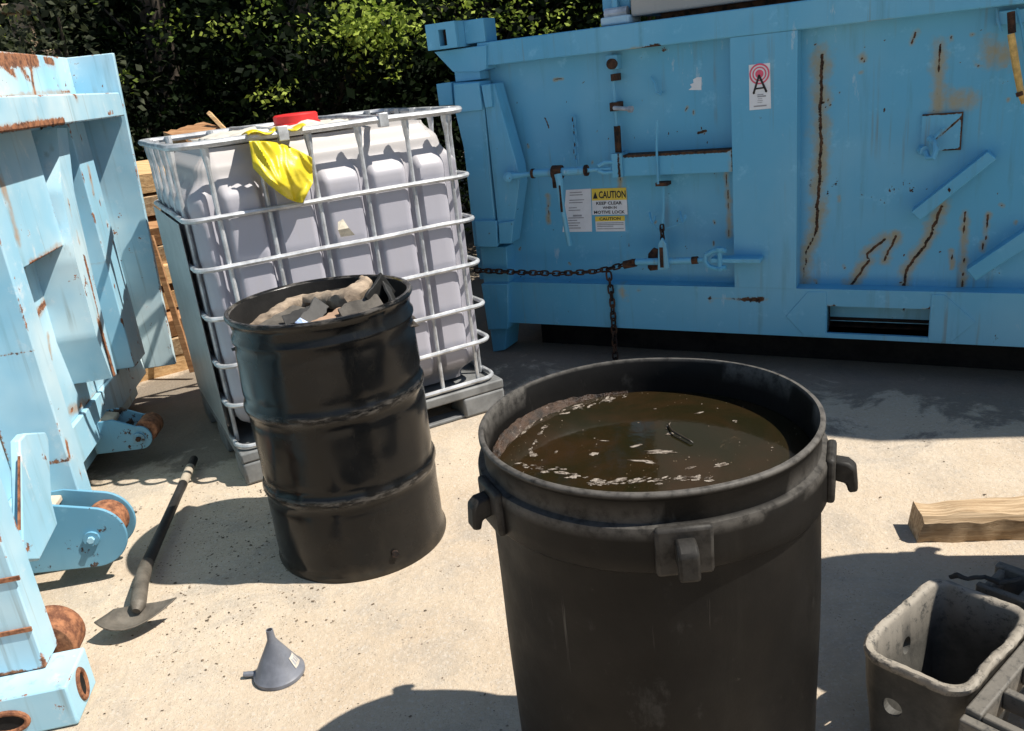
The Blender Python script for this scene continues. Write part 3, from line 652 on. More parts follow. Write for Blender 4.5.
# ------------------------------------------------------------------ container on the left
LYAW = R(-98.5)
LF = Frame(-1.54, 3.0, LYAW)
lc = empty('roll_off_container', LF.o, -LYAW, 'sunlit blue container end with rusty rollers at the left edge of the yard', 'container')
def Q(u, v, y=0): return LF.px(u, v, y)
def LG(u, v, z):
    p = gp(u, v, z) - LF.o; return Vector((LF.fx.dot(p), LF.fy.dot(p), z))
S1 = Q(114, 60, 0).x; S0 = Q(60, 690, -.03).x - .02; WY = .24
def lmarks(L): return [([Q(u, v, y) for u, v in pl], w, sw) for pl, w, sw, y in L]
zw = Q(90, 400, WY).z
b = MB(); b.box(S0 + .05, S1 - .005, WY, WY + .03, zw, 1.77, cell=.02)
b.build('end_wall', BLUE_SUN, lc, marks=lmarks([([(60, 262), (58, 275), (48, 298), (36, 316)], .012, .03, WY), ([(108, 385), (100, 396), (70, 411)], .004, .03, WY), ([(48, 335), (52, 372), (56, 384)], .001, .02, WY)]))
b = MB(); b.box(S0 + .05, S1 - .01, WY + .06, 3.2, .06, 1.74); b.build('body', BLUE_SUN, lc)
b = MB(); b.box(S0 + .08, S1 - .03, WY - .04, WY + .05, 1.615, 1.785, cell=.015)
b.build('top_rail', BLUE_SUN, lc, bevel=.005, marks=lmarks([([(-20, 59), (36, 60)], .030, .05, WY - .04), ([(30, 62), (33, 84), (35, 92)], .012, .03, WY - .04), ([(45, 60), (53, 62)], .016, .035, WY - .04), ([(4, 66), (14, 74)], .014, .03, WY - .04), ([(20, 66), (30, 80)], .010, .03, WY - .04), ([(0, 98), (70, 92)], .004, .022, WY - .04)]))
b = MB(); b.box(S0 + .03, S1 - .035, .005, WY + .03, 1.495, 1.605, cell=.015)
b.build('header_lip', BLUE_SUN, lc, bevel=.006, marks=lmarks([([(-20, 136), (28, 127), (64, 122)], .018, .025, .005), ([(72, 90), (76, 97)], .010, .03, .005), ([(108, 113), (113, 112)], .008, .012, .005)]))
# corner posts: plates across the wall
b = MB(); b.box(S1 - .03, S1, -.01, WY + .06, .20, 1.785, cell=.02)
b.v = [(x, y + (.075 * (1.785 - z) / 1.585 * max(0, (WY + .06 - y) / (WY + .07))), z) for x, y, z in b.v]
b.build('corner_post', BLUE_SUN, lc, bevel=.004)
b = MB(); b.box(S0 - .02, S0 + .085, -.035, WY + .5, .13, 1.785, cell=.02)
nm_ = []
for u, v, u2, v2 in ((0, 581, 20, 577), (0, 634, 32, 628)):
    p0, p1 = LF.pxs(u, v, S0 - .02), LF.pxs(u2, v2, S0 - .02); nm_.append((p0, p1))
b.build('corner_post', BLUE_SUN, lc, bevel=.004)
for p0, p1 in nm_:
    b = MB(); b.box(S0 - .026, S0 - .02, p1.y, WY + .5, p1.z - .006, p1.z + .006); b.build('weld_seam', RUST, lc, smooth=0)
def lpoly(pl, y, dy, name, mat=BLUE_SUN, bev=.005, marks=None, par=None):
    b = MB(); b.prism([Q(u, v, y) for u, v in pl], (0, dy, 0)); return b.build(name, mat, par or lc, bevel=bev, marks=marks)
def lbox(p0, p1, y0, y1, name, cell=.02, marks=None, bev=.005, mat=BLUE_SUN):
    b = MB(); b.box(p0[0], p1[0], y0, y1, p0[1], p1[1], cell=cell); return b.build(name, mat, lc, bevel=bev, marks=marks)
PY1 = .12
a0 = Q(28, 268, PY1); a1 = Q(64, 244, PY1)
lbox((a0.x - .05, (a0.z + a1.z) / 2), (a1.x, 1.494), PY1, WY, 'hook_pocket', marks=lmarks([([(30, 265), (62, 245)], .008, .02, PY1), ([(0, 180), (10, 205), (18, 240)], .001, .03, PY1)]))
# plate rib tapering to a rusty tip
RY = .085
def gridpoly(pl, y, dy, name, marks, n=60):
    """vertical strip between a left and a right pixel line, finely cut so that the rust can follow it"""
    b = MB(); L = [Q(*p, y) for p in pl[0]]; Rr = [Q(*p, y) for p in pl[1]]
    def ev(A, t):
        t *= len(A) - 1; i = min(int(t), len(A) - 2); return A[i].lerp(A[i + 1], t - i)
    D = Vector((0, dy, 0))
    b.grid(6, n, lambda u, v: ev(L, v).lerp(ev(Rr, v), u)); b.grid(6, n, lambda u, v: ev(L, v) + D * u); b.grid(6, n, lambda u, v: ev(Rr, v) + D * u)
    b.grid(4, 1, lambda u, v: ev(L, 1).lerp(ev(Rr, 1), u) + D * v)
    return b.build(name, BLUE_SUN, lc, smooth=25, marks=marks)
gridpoly([[(57, 128), (62, 190), (76, 260), (96, 335), (112, 378)], [(67, 128), (74, 190), (90, 262), (107, 335), (117, 374)]], RY, WY - RY, 'rib', lmarks([([(99, 322), (106, 348), (114, 374)], .020, .03, RY), ([(84, 255), (99, 318)], .004, .014, RY), ([(68, 200), (80, 245)], .001, .01, RY)]))
p0, p1 = Q(76, 150, .12), Q(97, 172, .12)
lbox((p0.x, zw + .02), (p1.x, 1.494), .12, WY, 'rib', marks=lmarks([([(88, 165), (94, 195)], .004, .02, .12)] + [([(u, v), (u + 2, v + 5)], .006, .012, .12) for u, v in ((106, 222), (107, 262), (114, 285), (112, 240), (99, 200), (80, 135))]))
# wide near rib (box channel)
ny = .05
e0 = Q(33, 345, ny); e1 = Q(48, 345, ny); zrb = Q(90, 504, ny).z
lbox((e0.x, zrb), (e1.x, 1.494), ny, WY, 'rib', marks=lmarks([([(u, v), (u + 1, v + 1)], .007, .009, ny) for u, v in ((27, 317), (33, 350), (34, 368), (48, 407), (15, 280), (56, 440), (60, 455))] + [([(66, 440), (70, 460)], .010, .015, ny), ([(76, 455), (82, 478)], .004, .008, ny)]))
lpoly([(20, 440), (26, 433), (46, 432), (49, 440), (52, 500), (58, 524), (40, 560), (24, 560)], .02, .03, 'gusset')
b = MB(); b.prism([Q(19, 456, .018), Q(20.5, 456, .018), Q(21, 530, .018), Q(19, 530, .018)], (0, .004, 0)); b.build('rust_streak', RUST, lc, smooth=0)
# bottom sill set back under the wall
b = MB(); b.box(S0 + .05, S1 - .04, WY - .02, WY + .2, .18, zw - .003, cell=.03); b.build('bottom_sill', BLUE_SUN, lc, bevel=.004)
TAN = m_simple('dust_covered_blue_paint', (.50, .42, .32), .8, 0, .2, 10, .3)
WORN_SHADED = m_paint('worn_shaded_blue_paint', (.12, .31, .44), (.22, .41, .52), 1.2, 1.0, .55, .5, (.012, .012, .014), (.10, .06, .04), (.3, .22, .14), .6, .5)  # chipped wear; base also darkened for the grazing sun on these plates
def roller_bracket(u, v, z, r, wid, top_z, nose, rust_bolt):
    """dusty channel with a cheek plate on each side; the pin of the near cheek sits at pixel (u, v), height z"""
    pin = LG(u, v, z); sc = pin.x
    br = empty('roller_bracket', (0, 0, 0)); br.parent = lc
    b = MB(); b.prism([(sc + .013, WY, top_z), (sc + wid, WY, top_z), (sc + wid, pin.y + .10, top_z - .02), (sc + .013, pin.y + .10, top_z - .02)], (0, 0, .02)); b.build('bracket_top', TAN, br, bevel=.004)
    for k, s in enumerate((sc, sc + wid)):
        pts = [(s, WY + .02, top_z + .018), (s, WY + .02, max(.03, z - r * .8))]
        n = 16
        for i in range(n + 1):
            an = -math.pi * .5 + math.pi * (1.0 if nose else .93) * i / n
            pts.append((s, pin.y - math.cos(an) * r, z + math.sin(an) * r))
        pts.append((s, pin.y + .09, top_z + .018))
        b = MB(); b.prism(pts, (.012, 0, 0)); ck = b.build('cheek_plate', WORN_SHADED, br, bevel=.003)
        b = MB(); b.cyl((s - .010, pin.y, z), (s + .02, pin.y, z), .026, 14); bo = b.build('bolt', WORN_SHADED, ck)
        b = MB(); b.cyl((s - .020, pin.y, z), (s - .008, pin.y, z), .012, 6); b.build('bolt_head', DARK_RUST if rust_bolt else BLUE_SUN, ck)
    b = MB(); b.cyl((sc + .018, pin.y - .03, z + .02), (sc + wid - .006, pin.y - .03, z + .012), r * (.92 if nose else .62), 28); b.build('roller', RUST, br, bevel=.006)
roller_bracket(139, 438, .15, .055, .15, .235, True, True)
nb_ = roller_bracket(92, 538, .175, .112, .12, .30, False, False)
# near corner: roller and slotted casting
pr = LG(52, 655, .17)
b = MB(); b.cyl((S0 + .087, .01, .115), (S0 + .19, .01, .115), .085, 28); b.build('roller', RUST, lc, bevel=.006)
zc = .128; CYO = -.115
b = MB(); lcst = b.box(S0 - .12, S0 + .05, CYO, .5, .004, zc, cell=.02).build('corner_casting', BLUE_SUN, lc, bevel=.006)
def slot(parent, cen, ax1, ax2, r1, r2):
    ax1, ax2 = Vector(ax1), Vector(ax2); cen = Vector(cen); n = 24; out = ax1.cross(ax2).normalized()
    pts = [cen + ax1 * r1 * math.cos(2 * math.pi * k / n) + ax2 * r2 * (math.sin(2 * math.pi * k / n)) for k in range(n)]
    b = MB(); b.tube(pts, .008, 8, closed=True); b.build('slot_rim', RUST, parent)
    b = MB(); b.prism([p + out * .0015 for p in pts], -out * .003); b.build('slot', UNDER, parent, smooth=0)
slot(lcst, (S0 - .035, CYO, .068), (1, 0, 0), (0, 0, 1), .026, .042)
slot(lcst, (S0 - .12, .05, .055), (0, 1, 0), (0, 0, 1), .05, .030)

# ------------------------------------------------------------------ IBC tote
IF = Frame(-1.1508, 3.1908, -.4628)
ib = empty('bulk_liquid_tote', IF.o, .4628, 'white plastic liquid tote in a galvanised wire cage on a black pallet', 'liquid tote')
RZ = [1.373, 1.100, .907, .712, .515, .346, .165]
BX = [.125, .317, .520, .725, .931, 1.110]; DY = 1.0
def ringpath(x0, x1, y0, y1, r, z, sag=0):
    pts = []
    for cx, cy, a0 in ((x1 - r, y0 + r, -90), (x1 - r, y1 - r, 0), (x0 + r, y1 - r, 90), (x0 + r, y0 + r, 180)):
        for k in range(6):
            a = R(a0 + 90 * k / 5); pts.append(Vector((cx + r * math.cos(a), cy + r * math.sin(a), z)))
    out = []
    for i, p in enumerate(pts):
        q2 = pts[(i + 1) % len(pts)]; m = max(1, int((q2 - p).length / .05))
        out += [p.lerp(q2, k / m) for k in range(m)]
    return out
cg = empty('cage', (0, 0, 0)); cg.parent = ib
for i, z in enumerate(RZ):
    pts = ringpath(0, 1.2, 0.0, DY, .07, z)
    pts = [p + Vector((0, 0, .004 * mnoise.noise((p.x * 3, p.y * 3, z * 5)))) for p in pts]
    b = MB(); b.tube(pts, .0105 if i else .014, 8, closed=True); b.build('horizontal_bar', GALV, cg)
def vbar(x, y):
    b = MB(); b.tube([(x, y, .15), (x, y, .6), (x, y, 1.0), (x, y, 1.28)], .0095, 8)
    b.tube([(x, y, 1.28), (x, y, 1.34), (x, y, 1.385)], [.0095, .016, .016], 8); b.build('vertical_bar', GALV, cg)
for x in BX: vbar(x, .018); vbar(x, DY - .018)
for y in (.14, .34, .54, .74, .88): vbar(.018, y); vbar(1.182, y)
for x in (.42, .83):
    b = MB(); b.tube([(x, 0, 1.378), (x, .5, 1.385), (x, DY, 1.378)], .013, 8); b.build('top_bar', GALV, cg)
for x in (.42, .83):
    b = MB(); b.box(x - .02, x + .02, -.018, .016, 1.345, 1.40); b.build('clip', GALV, cg, bevel=.003)
# tank
def tank():
    x0, x1, y0, y1, r, zlo, zhi = .035, 1.165, .035, DY - .035, .12, .165, 1.345
    bounds = [x0 - .05] + BX + [x1 + .05]; by = [0.0, .14, .34, .54, .74, .88, 1.0]
    per = ringpath(x0, x1, y0, y1, r, 0)
    # resample finely
    pts = []
    for i, p in enumerate(per):
        q2 = per[(i + 1) % len(per)]; m = max(1, int((q2 - p).length / .012))
        pts += [p.lerp(q2, k / m) for k in range(m)]
    n = len(pts); cen = Vector(((x0 + x1) / 2, (y0 + y1) / 2, 0)); nrm = []
    for i in range(n):
        t = (pts[(i + 1) % n] - pts[i - 1]).normalized(); nrm.append(Vector((t.y, -t.x, 0)))
    zs = [zlo + (zhi - zlo) * k / 110 for k in range(111)]
    def cellf(v, B):
        for a, b2 in zip(B[:-1], B[1:]):
            if a <= v <= b2: return min(v - a, b2 - v)
        return 0
    vs = []; fs = []
    ss = lambda t: (lambda t: t * t * (3 - 2 * t))(max(0, min(1, t)))
    for z in zs:
        sh = 1.0
        dz = zhi - z
        inset = .07 * (1 - ss(dz / .11)) ** 1.5 + .055 * (1 - ss((z - zlo) / .13)) + .016 * ss((z - 1.16) / .1)
        for p, nn in zip(pts, nrm):
            if abs(nn.y) > abs(nn.x): d = cellf(p.x, bounds)
            else: d = cellf(p.y, by)
            top = 1.255
            dd = min((top - z) * .62 if z < top else 0, z - .19); kx = ss((d - .010) / .026)
            k = ss((dd - .004) / .058) * kx
            # groove behind every horizontal bar
            gz = min(abs(z - q2) for q2 in RZ[1:-1]); k *= (1 - .10 * (1 - ss(gz / .03)))
            off = -.026 + .047 * k - inset
            if z > top: off = -.026 - inset + .006 * ss((z - top) / .03)
            vs.append(p + nn * off + Vector((0, 0, z)))
    for j in range(len(zs) - 1):
        for i in range(n):
            l = (i + 1) % n; fs.append((j * n + i, j * n + l, (j + 1) * n + l, (j + 1) * n + i))
    base = (len(zs) - 1) * n
    # roof of the tank: shrink towards the centre, slightly domed
    prevb = base
    for k in range(1, 7):
        nb = len(vs); t = k / 6
        for i in range(n):
            p = vs[base + i]; q2 = Vector(p).lerp(Vector((cen.x, cen.y, zhi + .012)), t * .97)
            q2.z = zhi + .012 * math.sin(t * 1.5) + .006 * mnoise.noise((q2.x * 6, q2.y * 6, 3)); vs.append(q2)
        for i in range(n):
            l = (i + 1) % n; fs.append((prevb + i, prevb + l, nb + l, nb + i))
        prevb = nb
    fs.append(tuple(prevb + i for i in range(n))); fs.append(tuple(range(n - 1, -1, -1)))
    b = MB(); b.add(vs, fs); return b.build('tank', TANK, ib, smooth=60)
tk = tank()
cp = IF.px(296, 127, .30)
b = MB(); Mx = Matrix.Translation((.575, .36, 1.372))
b.lathe([(.0, .0), (.10, 0), (.10, .02), (.092, .022), (.092, .052), (.086, .058), (.055, .06), (.0, .06)], 40, Mx, lambda r, z, a: (r * (1 + (.018 if int(a / (2 * math.pi) * 40) % 2 else 0) * (.02 < z < .055)), z))
b.build('screw_cap', RED_CAP, ib)
# grey sheet added left of the cage, standing for the tank side's shade
b = MB(); b.box(-.0135, -.0115, .13, .95, .18, 1.085); b.build('shade_sheet', m_simple('shaded_side_grey', (.30, .32, .32), .45, .4, .1, 10, .05), ib, smooth=0)
# pallet
pl = empty('pallet_base', (0, 0, 0)); pl.parent = ib
b = MB(); b.box(-.005, 1.225, -.015, DY + .02, .10, .145); b.build('deck', PALLET, pl, bevel=.008)
for x0, x1 in ((-.005, .18), (.50, .70), (1.01, 1.225)):
    for y0, y1 in ((-.015, .16), (.40, .58), (.84, DY + .02)):
        b = MB(); b.box(x0, x1, y0, y1, 0.002, .10); b.build('foot', PALLET, pl, bevel=.012)
for y0, y1 in ((0.0, .09), (.43, .52), (.9, DY)):
    b = MB(); b.box(.0, 1.215, y0, y1, .003, .018); b.build('runner', PALLET, pl, bevel=.004)
# yellow plastic sheet hanging over the cage top
b = MB()
def bagf(u, v):
    top = Vector((249 + 63 * u, 141 + 17 * u - 6 * math.sin(u * 3.1), 0)); tip = Vector((302, 203, 0))
    lx = Vector((252, 166, 0)); mid = Vector((268 + (313 - 268) * u, 184 - 10 * u, 0))
    if v < .55: w = v / .55; q = top.lerp(Vector((253 + 60 * u, 168 + 8 * u + 12 * math.sin(u * 2.6), 0)), w)
    else: w = (v - .55) / .45; q = Vector((253 + 60 * u, 168 + 8 * u + 12 * math.sin(u * 2.6), 0)).lerp(Vector((268 + 37 * u - 2 * u * u, 184 + 19 * math.sin(u * 1.57) , 0)), w)
    y = -.035 + .075 * mnoise.noise((u * 2.6 + v * 1.3, v * 1.5, 4.2)) * (.35 + .65 * v) - .02 * math.sin(v * 2.6) - .035 * math.sin(math.pi * u) * math.sin(math.pi * min(1, v * 1.05)) + .03 * abs(mnoise.noise((u * 5.5 - v * 2.5, v * 2.4, 1.7)))
    return IF.px(q.x, q.y, y)
b.grid(40, 34, bagf)
def bagt(u, v):
    p = bagf(u, 0); y2 = .02 + .12 * v
    return Vector((p.x + .01 * math.sin(6 * u) * v, p.y + (y2 + .03) * v, max(p.z, 1.385) + .012 * math.sin(v * 3.1) - .01 * v + .008 * math.sin(u * 14)))
b.grid(40, 8, bagt)
yb = b.build('plastic_sheet', BAG, None, smooth=60)
m = yb.modifiers.new('thick', 'SOLIDIFY'); m.thickness = .0015
yb.matrix_world = Matrix.Translation(IF.o) @ Matrix.Rotation(.4628, 4, 'Z')
tag(yb, 'crumpled bright yellow plastic sheet draped over the top bar of the tote cage', 'plastic sheet')
# little paper scrap caught in the cage
b = MB(); pp = [IF.px(u, v, y) for u, v, y in ((338, 222, -.005), (343, 219, -.012), (349, 228, -.02), (355, 235, -.012), (341, 237, -.006), (338, 230, -.02))]
b.add(pp, [(0, 1, 5), (1, 2, 5), (2, 4, 5), (2, 3, 4)]); ps = b.build('paper_scrap', PAPER, None, smooth=0)
m = ps.modifiers.new('thick', 'SOLIDIFY'); m.thickness = .002
ps.matrix_world = yb.matrix_world.copy(); tag(ps, 'small folded tan scrap caught against the front of the tote', 'scrap')
# white crumpled film on top of the tank
b = MB(); fo = IF.px(255, 128, .35)
b.grid(24, 14, lambda u, v: Vector((.16 + .62 * u, .12 + .5 * v, 1.368 + .03 * abs(mnoise.noise((u * 5, v * 4, 2))) + .02 * math.sin(u * 3.1) * math.sin(v * 3.1))))
fl = b.build('plastic_film', m_simple('dusty_white_film', (.60, .57, .50), .5, 0, .15, 12, .3), None, smooth=50); m = fl.modifiers.new('thick', 'SOLIDIFY'); m.thickness = .002
fl.matrix_world = yb.matrix_world.copy(); tag(fl, 'dusty white crumpled film lying on top of the tote tank', 'plastic film')

# ------------------------------------------------------------------ steel drum
DX, DYY = -.5955, 2.6663
dr = empty('steel_drum', (DX, DYY, 0), R(20), 'black steel drum with two rolling hoops, full of scrap wood', 'drum')
def hoopprof(r, zs):
    prof = [(r - .012, .0), (r + .004, .0), (r + .006, .012), (r, .02)]
    for z in (.285, .575):
        prof += [(r, z - .05), (r - .004, z - .03), (r + .003, z - .018), (r + .0065, z - .006), (r + .0065, z + .006), (r + .003, z + .018), (r - .004, z + .03), (r, z + .05)]
    prof += [(r, .76), (r - .004, .785), (r + .004, .80), (r + .004, .81), (r - .005, .825), (r, .85), (r, .862), (r + .008, .868), (r + .010, .876), (r + .006, .884), (r - .004, .884), (r - .009, .876)]
    return prof
def dents(r, z, a):
    d = 0
    if .02 < z < .86:
        d += .006 * mnoise.noise((math.cos(a) * 1.6, math.sin(a) * 1.6, z * 4)) + .0025 * mnoise.noise((math.cos(a) * 5, math.sin(a) * 5, z * 9))
    return r + d, z
base = hoopprof(.2915, None); prof = []
for (r0, z0), (r1, z1) in zip(base[:-1], base[1:]):
    m_ = max(1, int(abs(z1 - z0) / .02)); prof += [(r0 + (r1 - r0) * k / m_, z0 + (z1 - z0) * k / m_) for k in range(m_)]
prof.append(base[-1])
def set_edge(b, fn):
    b.e = [fn(v) for v in b.v]
b = MB(); b.lathe(prof, 96, None, dents)
set_edge(b, lambda v: max(.9 if any(abs(v[2] - z) < .013 and math.hypot(v[0], v[1]) > .2935 for z in (.285, .575)) else 0, 1 if v[2] > .872 else 0))
b.build('shell', DRUM, dr, smooth=60)
b = MB(); b.lathe([(.2825, .878), (.2825, .5), (.275, .46), (0.001, .46)], 64); b.build('inside_wall', m_simple('sooty_drum_inside', (.012, .011, .010), .7, 0, .4, 10, .3), dr, smooth=60)
b = MB(); b.cyl((.05, -.286, .065), (.05, -.297, .065), .012, 10); b.build('plug', DARK_RUST, dr)
# contents of the drum
def DP(u, v, z): return gp(u, v, z)
def branch(pts, rad, name, mat, label, cat, seg=12, rough=.25):
    P2 = [Vector(p) for p in pts]; out = []; rs = []
    for i in range(len(P2) - 1):
        for k in range(6):
            t = k / 6; out.append(P2[i].lerp(P2[i + 1], t)); rs.append(rad[i] + (rad[i + 1] - rad[i]) * t)
    out.append(P2[-1]); rs.append(rad[-1])
    b = MB(); b.tube(out, rs, seg)
    b.v = [tuple(Vector(v) + Vector((mnoise.noise((v[0] * 40, v[1] * 40, v[2] * 40)), mnoise.noise((v[0] * 40 + 9, v[1] * 40, v[2] * 40)), mnoise.noise((v[0] * 40, v[1] * 40 + 5, v[2] * 40)))) * rough * .05) for v in b.v]
    return tag(b.build(name, mat, None, smooth=30), label, cat)
def slab(p0, p1, w, th, up, name, mat, label, cat, jag=.01):
    p0, p1 = Vector(p0), Vector(p1); t = (p1 - p0).normalized(); up = Vector(up); s = t.cross(up).normalized(); up = s.cross(t)
    nseg = 10; b = MB(); vs = []; fs = []; L = (p1 - p0).length; jr = random.Random(name + label)
    for i in range(nseg + 1):
        q = p0 + t * L * i / nseg; j = [jr.uniform(-jag, jag) for _ in range(4)]
        vs += [q - s * (w / 2 + j[0]) - up * th / 2, q + s * (w / 2 + j[1]) - up * th / 2, q + s * (w / 2 + j[1]) + up * (th / 2 + j[3] * .3), q - s * (w / 2 + j[0]) + up * (th / 2 + j[2] * .3)]
    for i in range(nseg):
        for k in range(4): fs.append((i * 4 + k, i * 4 + (k + 1) % 4, i * 4 + 4 + (k + 1) % 4, i * 4 + 4 + k))
    fs += [(3, 2, 1, 0), tuple(nseg * 4 + k for k in range(4))]
    b.add(vs, fs, [.6] * len(vs)); return tag(b.build(name, mat, None, bevel=.002, smooth=30), label, cat)
ROOTG = m_wood('grey_brown_root', (.20, .155, .115), (.42, .33, .24), (9, 22, 22))
branch([DP(250, 328, .80), DP(262, 322, .815), DP(276, 314, .83), DP(290, 305, .84), DP(304, 300, .845), DP(322, 299, .85), DP(338, 300, .85), DP(350, 298, .86), DP(360, 292, .872), DP(366, 284, .885), DP(361, 278, .90)], [.012, .020, .024, .024, .020, .024, .034, .040, .034, .024, .010], 'tree_root', ROOTG, 'long grey-brown gnarled root lying across the top of the black drum', 'root', 14, .13)
DSL = m_simple('dark_slate_scrap', (.035, .034, .032), .6, 0, .4, 10, .3)
slab(DP(268, 332, .81), DP(306, 309, .83), .11, .012, (0, -.35, 1), 'wood_scrap', SCRAP, 'grey splintered plank end under the root at the left of the drum', 'wood scrap', 0.0046)
slab(DP(302, 330, .82), DP(322, 303, .865), .055, .014, (.75, -.3, .8), 'wood_scrap', DSL, 'dark slate-grey shard tilted upright in the middle of the drum', 'wood scrap', 0.0040)
slab(DP(320, 331, .81), DP(350, 315, .825), .09, .018, (.1, -.5, 1), 'wood_scrap', m_wood('pinkish_wood', (.26, .17, .115), (.38, .26, .18)), 'pinkish wood offcut in front of the root in the drum', 'wood scrap', 0.0046)
slab(DP(344, 321, .825), DP(384, 306, .845), .12, .014, (.25, -.5, 1), 'wood_scrap', SCRAP, 'dusty grey slab leaning on the right side inside the drum', 'wood scrap', 0.0066)
slab(DP(397, 309, .83), DP(382, 277, .915), .05, .010, (1, -.1, .4), 'rubber_strip', DARKSCRAP, 'black rubber strip standing against the right rim of the drum', 'rubber strip', .004)
slab(DP(372, 306, .84), DP(388, 282, .90), .10, .010, (.8, .3, .5), 'wood_scrap', DARKSCRAP, 'wide black flat shard standing behind the grey slab in the drum', 'wood scrap', 0.0040)
slab(DP(258, 319, .80), DP(284, 300, .825), .075, .016, (0, -.1, 1), 'wood_scrap', DARKSCRAP, 'charred black chunk at the left of the drum filling', 'wood scrap', 0.0053)
slab(DP(318, 297, .83), DP(368, 290, .835), .09, .02, (0, 0, 1), 'wood_scrap', DARKSCRAP, 'charred black chunk behind the root in the drum', 'wood scrap', 0.0066)
slab(DP(284, 322, .83), DP(312, 312, .845), .05, .012, (.2, -.6, 1), 'wood_scrap', DSL, 'small dark shard lying under the bend of the root in the drum', 'wood scrap', 0.0033)
b = MB(); pc = DP(301, 328, .835); b.add([pc + Vector(q) for q in ((-.02, 0, 0), (.02, -.01, .0), (.025, .01, .012), (-.0, .012, .03), (-.015, .0, .02))], [(0, 1, 2, 3, 4)]); wr = b.build('wrapper', m_simple('blue_white_wrapper', (.30, .40, .62), .4, 0, .4, 60, .1), None, smooth=0); m = wr.modifiers.new('t', 'SOLIDIFY'); m.thickness = .002
tag(wr, 'small blue and white wrapper at the front rim of the drum', 'wrapper')
fb = MB()
fr = random.Random(11)
for k in range(220):
    a = fr.uniform(0, 6.28); r_ = .27 * math.sqrt(fr.random()); crumb(fb, DX + r_ * math.cos(a), DYY + r_ * math.sin(a), fr.uniform(.03, .08), .7, .745)
tag(fb.build('drum_rubble', m_simple('dark_rubble', (.06, .05, .042), .85, 0, .6, 5, .3), smooth=0), 'dark crumbly rubble filling the black drum under the wood', 'rubble', kind='stuff')

# ------------------------------------------------------------------ big black can
KC = .917
CX, CY = .2539 * KC, 1.5284 * KC
def kz(z): return CAM_H - (CAM_H - z) * KC
def make_can(x, y, lugs, k, label):
    t = empty('trash_can', (x, y, 0), 0, label, 'trash can', 'black round plastic cans')
    r = .326 * KC
    outer = [(r - .03, .004), (r - .012, .004), (r - .004, .02), (r - .002, .3), (r, .50), (r, kz(.705))]
    prof = []
    for (r0, z0), (r1, z1) in zip(outer[:-1], outer[1:]):
        m_ = max(1, int((z1 - z0) / .03)); prof += [(r0 + (r1 - r0) * q / m_, z0 + (z1 - z0) * q / m_) for q in range(m_)]
    prof += [(r, kz(.702)), (r + .011, kz(.704)), (r + .014, kz(.709)), (r + .014, kz(.735)), (r + .014, kz(.765)), (r + .014, kz(.782)), (r + .012, kz(.789)), (r + .001, kz(.792)), (r + .000, kz(.832)), (r + .003, kz(.836)), (r + .006, kz(.840)), (r + .006, kz(.846)), (r + .003, kz(.849)), (r - .003, kz(.849)), (r - .006, kz(.842)), (r - .009, kz(.80)), (r - .010, .5), (r - .02, .03), (0.001, .03)]
    def wob(rr_, z, a):
        return rr_ + .004 * mnoise.noise((math.cos(a) * 1.2, math.sin(a) * 1.2, z * 2.5)) + .0015 * math.cos(2 * a + .6), z + .003 * mnoise.noise((math.cos(a) * 1.5, math.sin(a) * 1.5, 7))
    b = MB(); b.lathe(prof, 128, None, wob)
    set_edge(b, lambda v: 1.0 if v[2] > kz(.842) and math.hypot(v[0], v[1]) > r - .008 else (.7 if kz(.7815) < v[2] < kz(.7945) and math.hypot(v[0], v[1]) > r else 0)); b.build('body', CAN, t, smooth=50)
    for az in lugs:
        M = Matrix.Rotation(R(az), 4, 'Z'); R0 = r + .011
        b = MB(); b.box(R0 - .004, R0 + .012, -.044, .044, kz(.706), kz(.795), M); hb = b.build('handle_base', CAN, t, bevel=.006)
        b = MB()
        b.prism([(R0 + .008, -.016, kz(.778)), (R0 + .032, -.016, kz(.775)), (R0 + .044, -.016, kz(.764)), (R0 + .048, -.016, kz(.718)), (R0 + .033, -.016, kz(.714)), (R0 + .028, -.016, kz(.733)), (R0 + .008, -.016, kz(.738))], (0, .032, 0), M)
        b.build('handle_hook', CAN, hb, bevel=.005)
    return t
d_cam = math.degrees(math.atan2(-CY, -CX))
can = make_can(CX, CY, (d_cam + 8, d_cam + 76, d_cam - 60, d_cam + 203), 1, 'black round can brimming with murky brown water, hooked handles around its collar')
WZ = kz(.768); RW = .3155 * KC
b = MB(); b.disc((0, 0, 0), RW, 96)
wt = b.build('murky_water', WATER, None, smooth=0, loc=(CX, CY, WZ), recalc=False)
tag(wt, 'murky brown water with floating scum in the big black can', 'water', kind='stuff')
# sludge crust: thin wet bank along the left, back-left and front wall
b = MB()
def crustf(u, v):
    a = R(88) + u * R(212); wdt = .007 + .014 * math.sin(math.pi * min(1, u * 1.25)) ** 2 + .010 * mnoise.noise((u * 9, 1, 2)) + .006 * mnoise.noise((u * 34, 1, 5))
    wdt *= min(1, u * 7)
    if .62 < u: wdt += .012 * math.sin((u - .62) / .38 * math.pi)
    wdt = max(.002, wdt)
    r_ = RW - wdt * v; zz = WZ + (.011 * (1 - v) ** 1.4 * math.sin(math.pi * min(1, u * 1.3)) ** .5 * (1 if u < .77 else .0) * min(1, u * 7) + .004 + .003 * min(1, u * 7)) * (1 - v ** 3) - .003 * v + .004 * mnoise.noise((u * 55, v * 7, 4)) * (1 - v)
    return Vector((CX + r_ * math.cos(a), CY + r_ * math.sin(a), zz))
b.grid(260, 14, crustf)
tag(b.build('sludge_crust', CRUST, None, smooth=60), 'wet brown sludge crust banked against the wall of the big black can', 'sludge', kind='stuff')
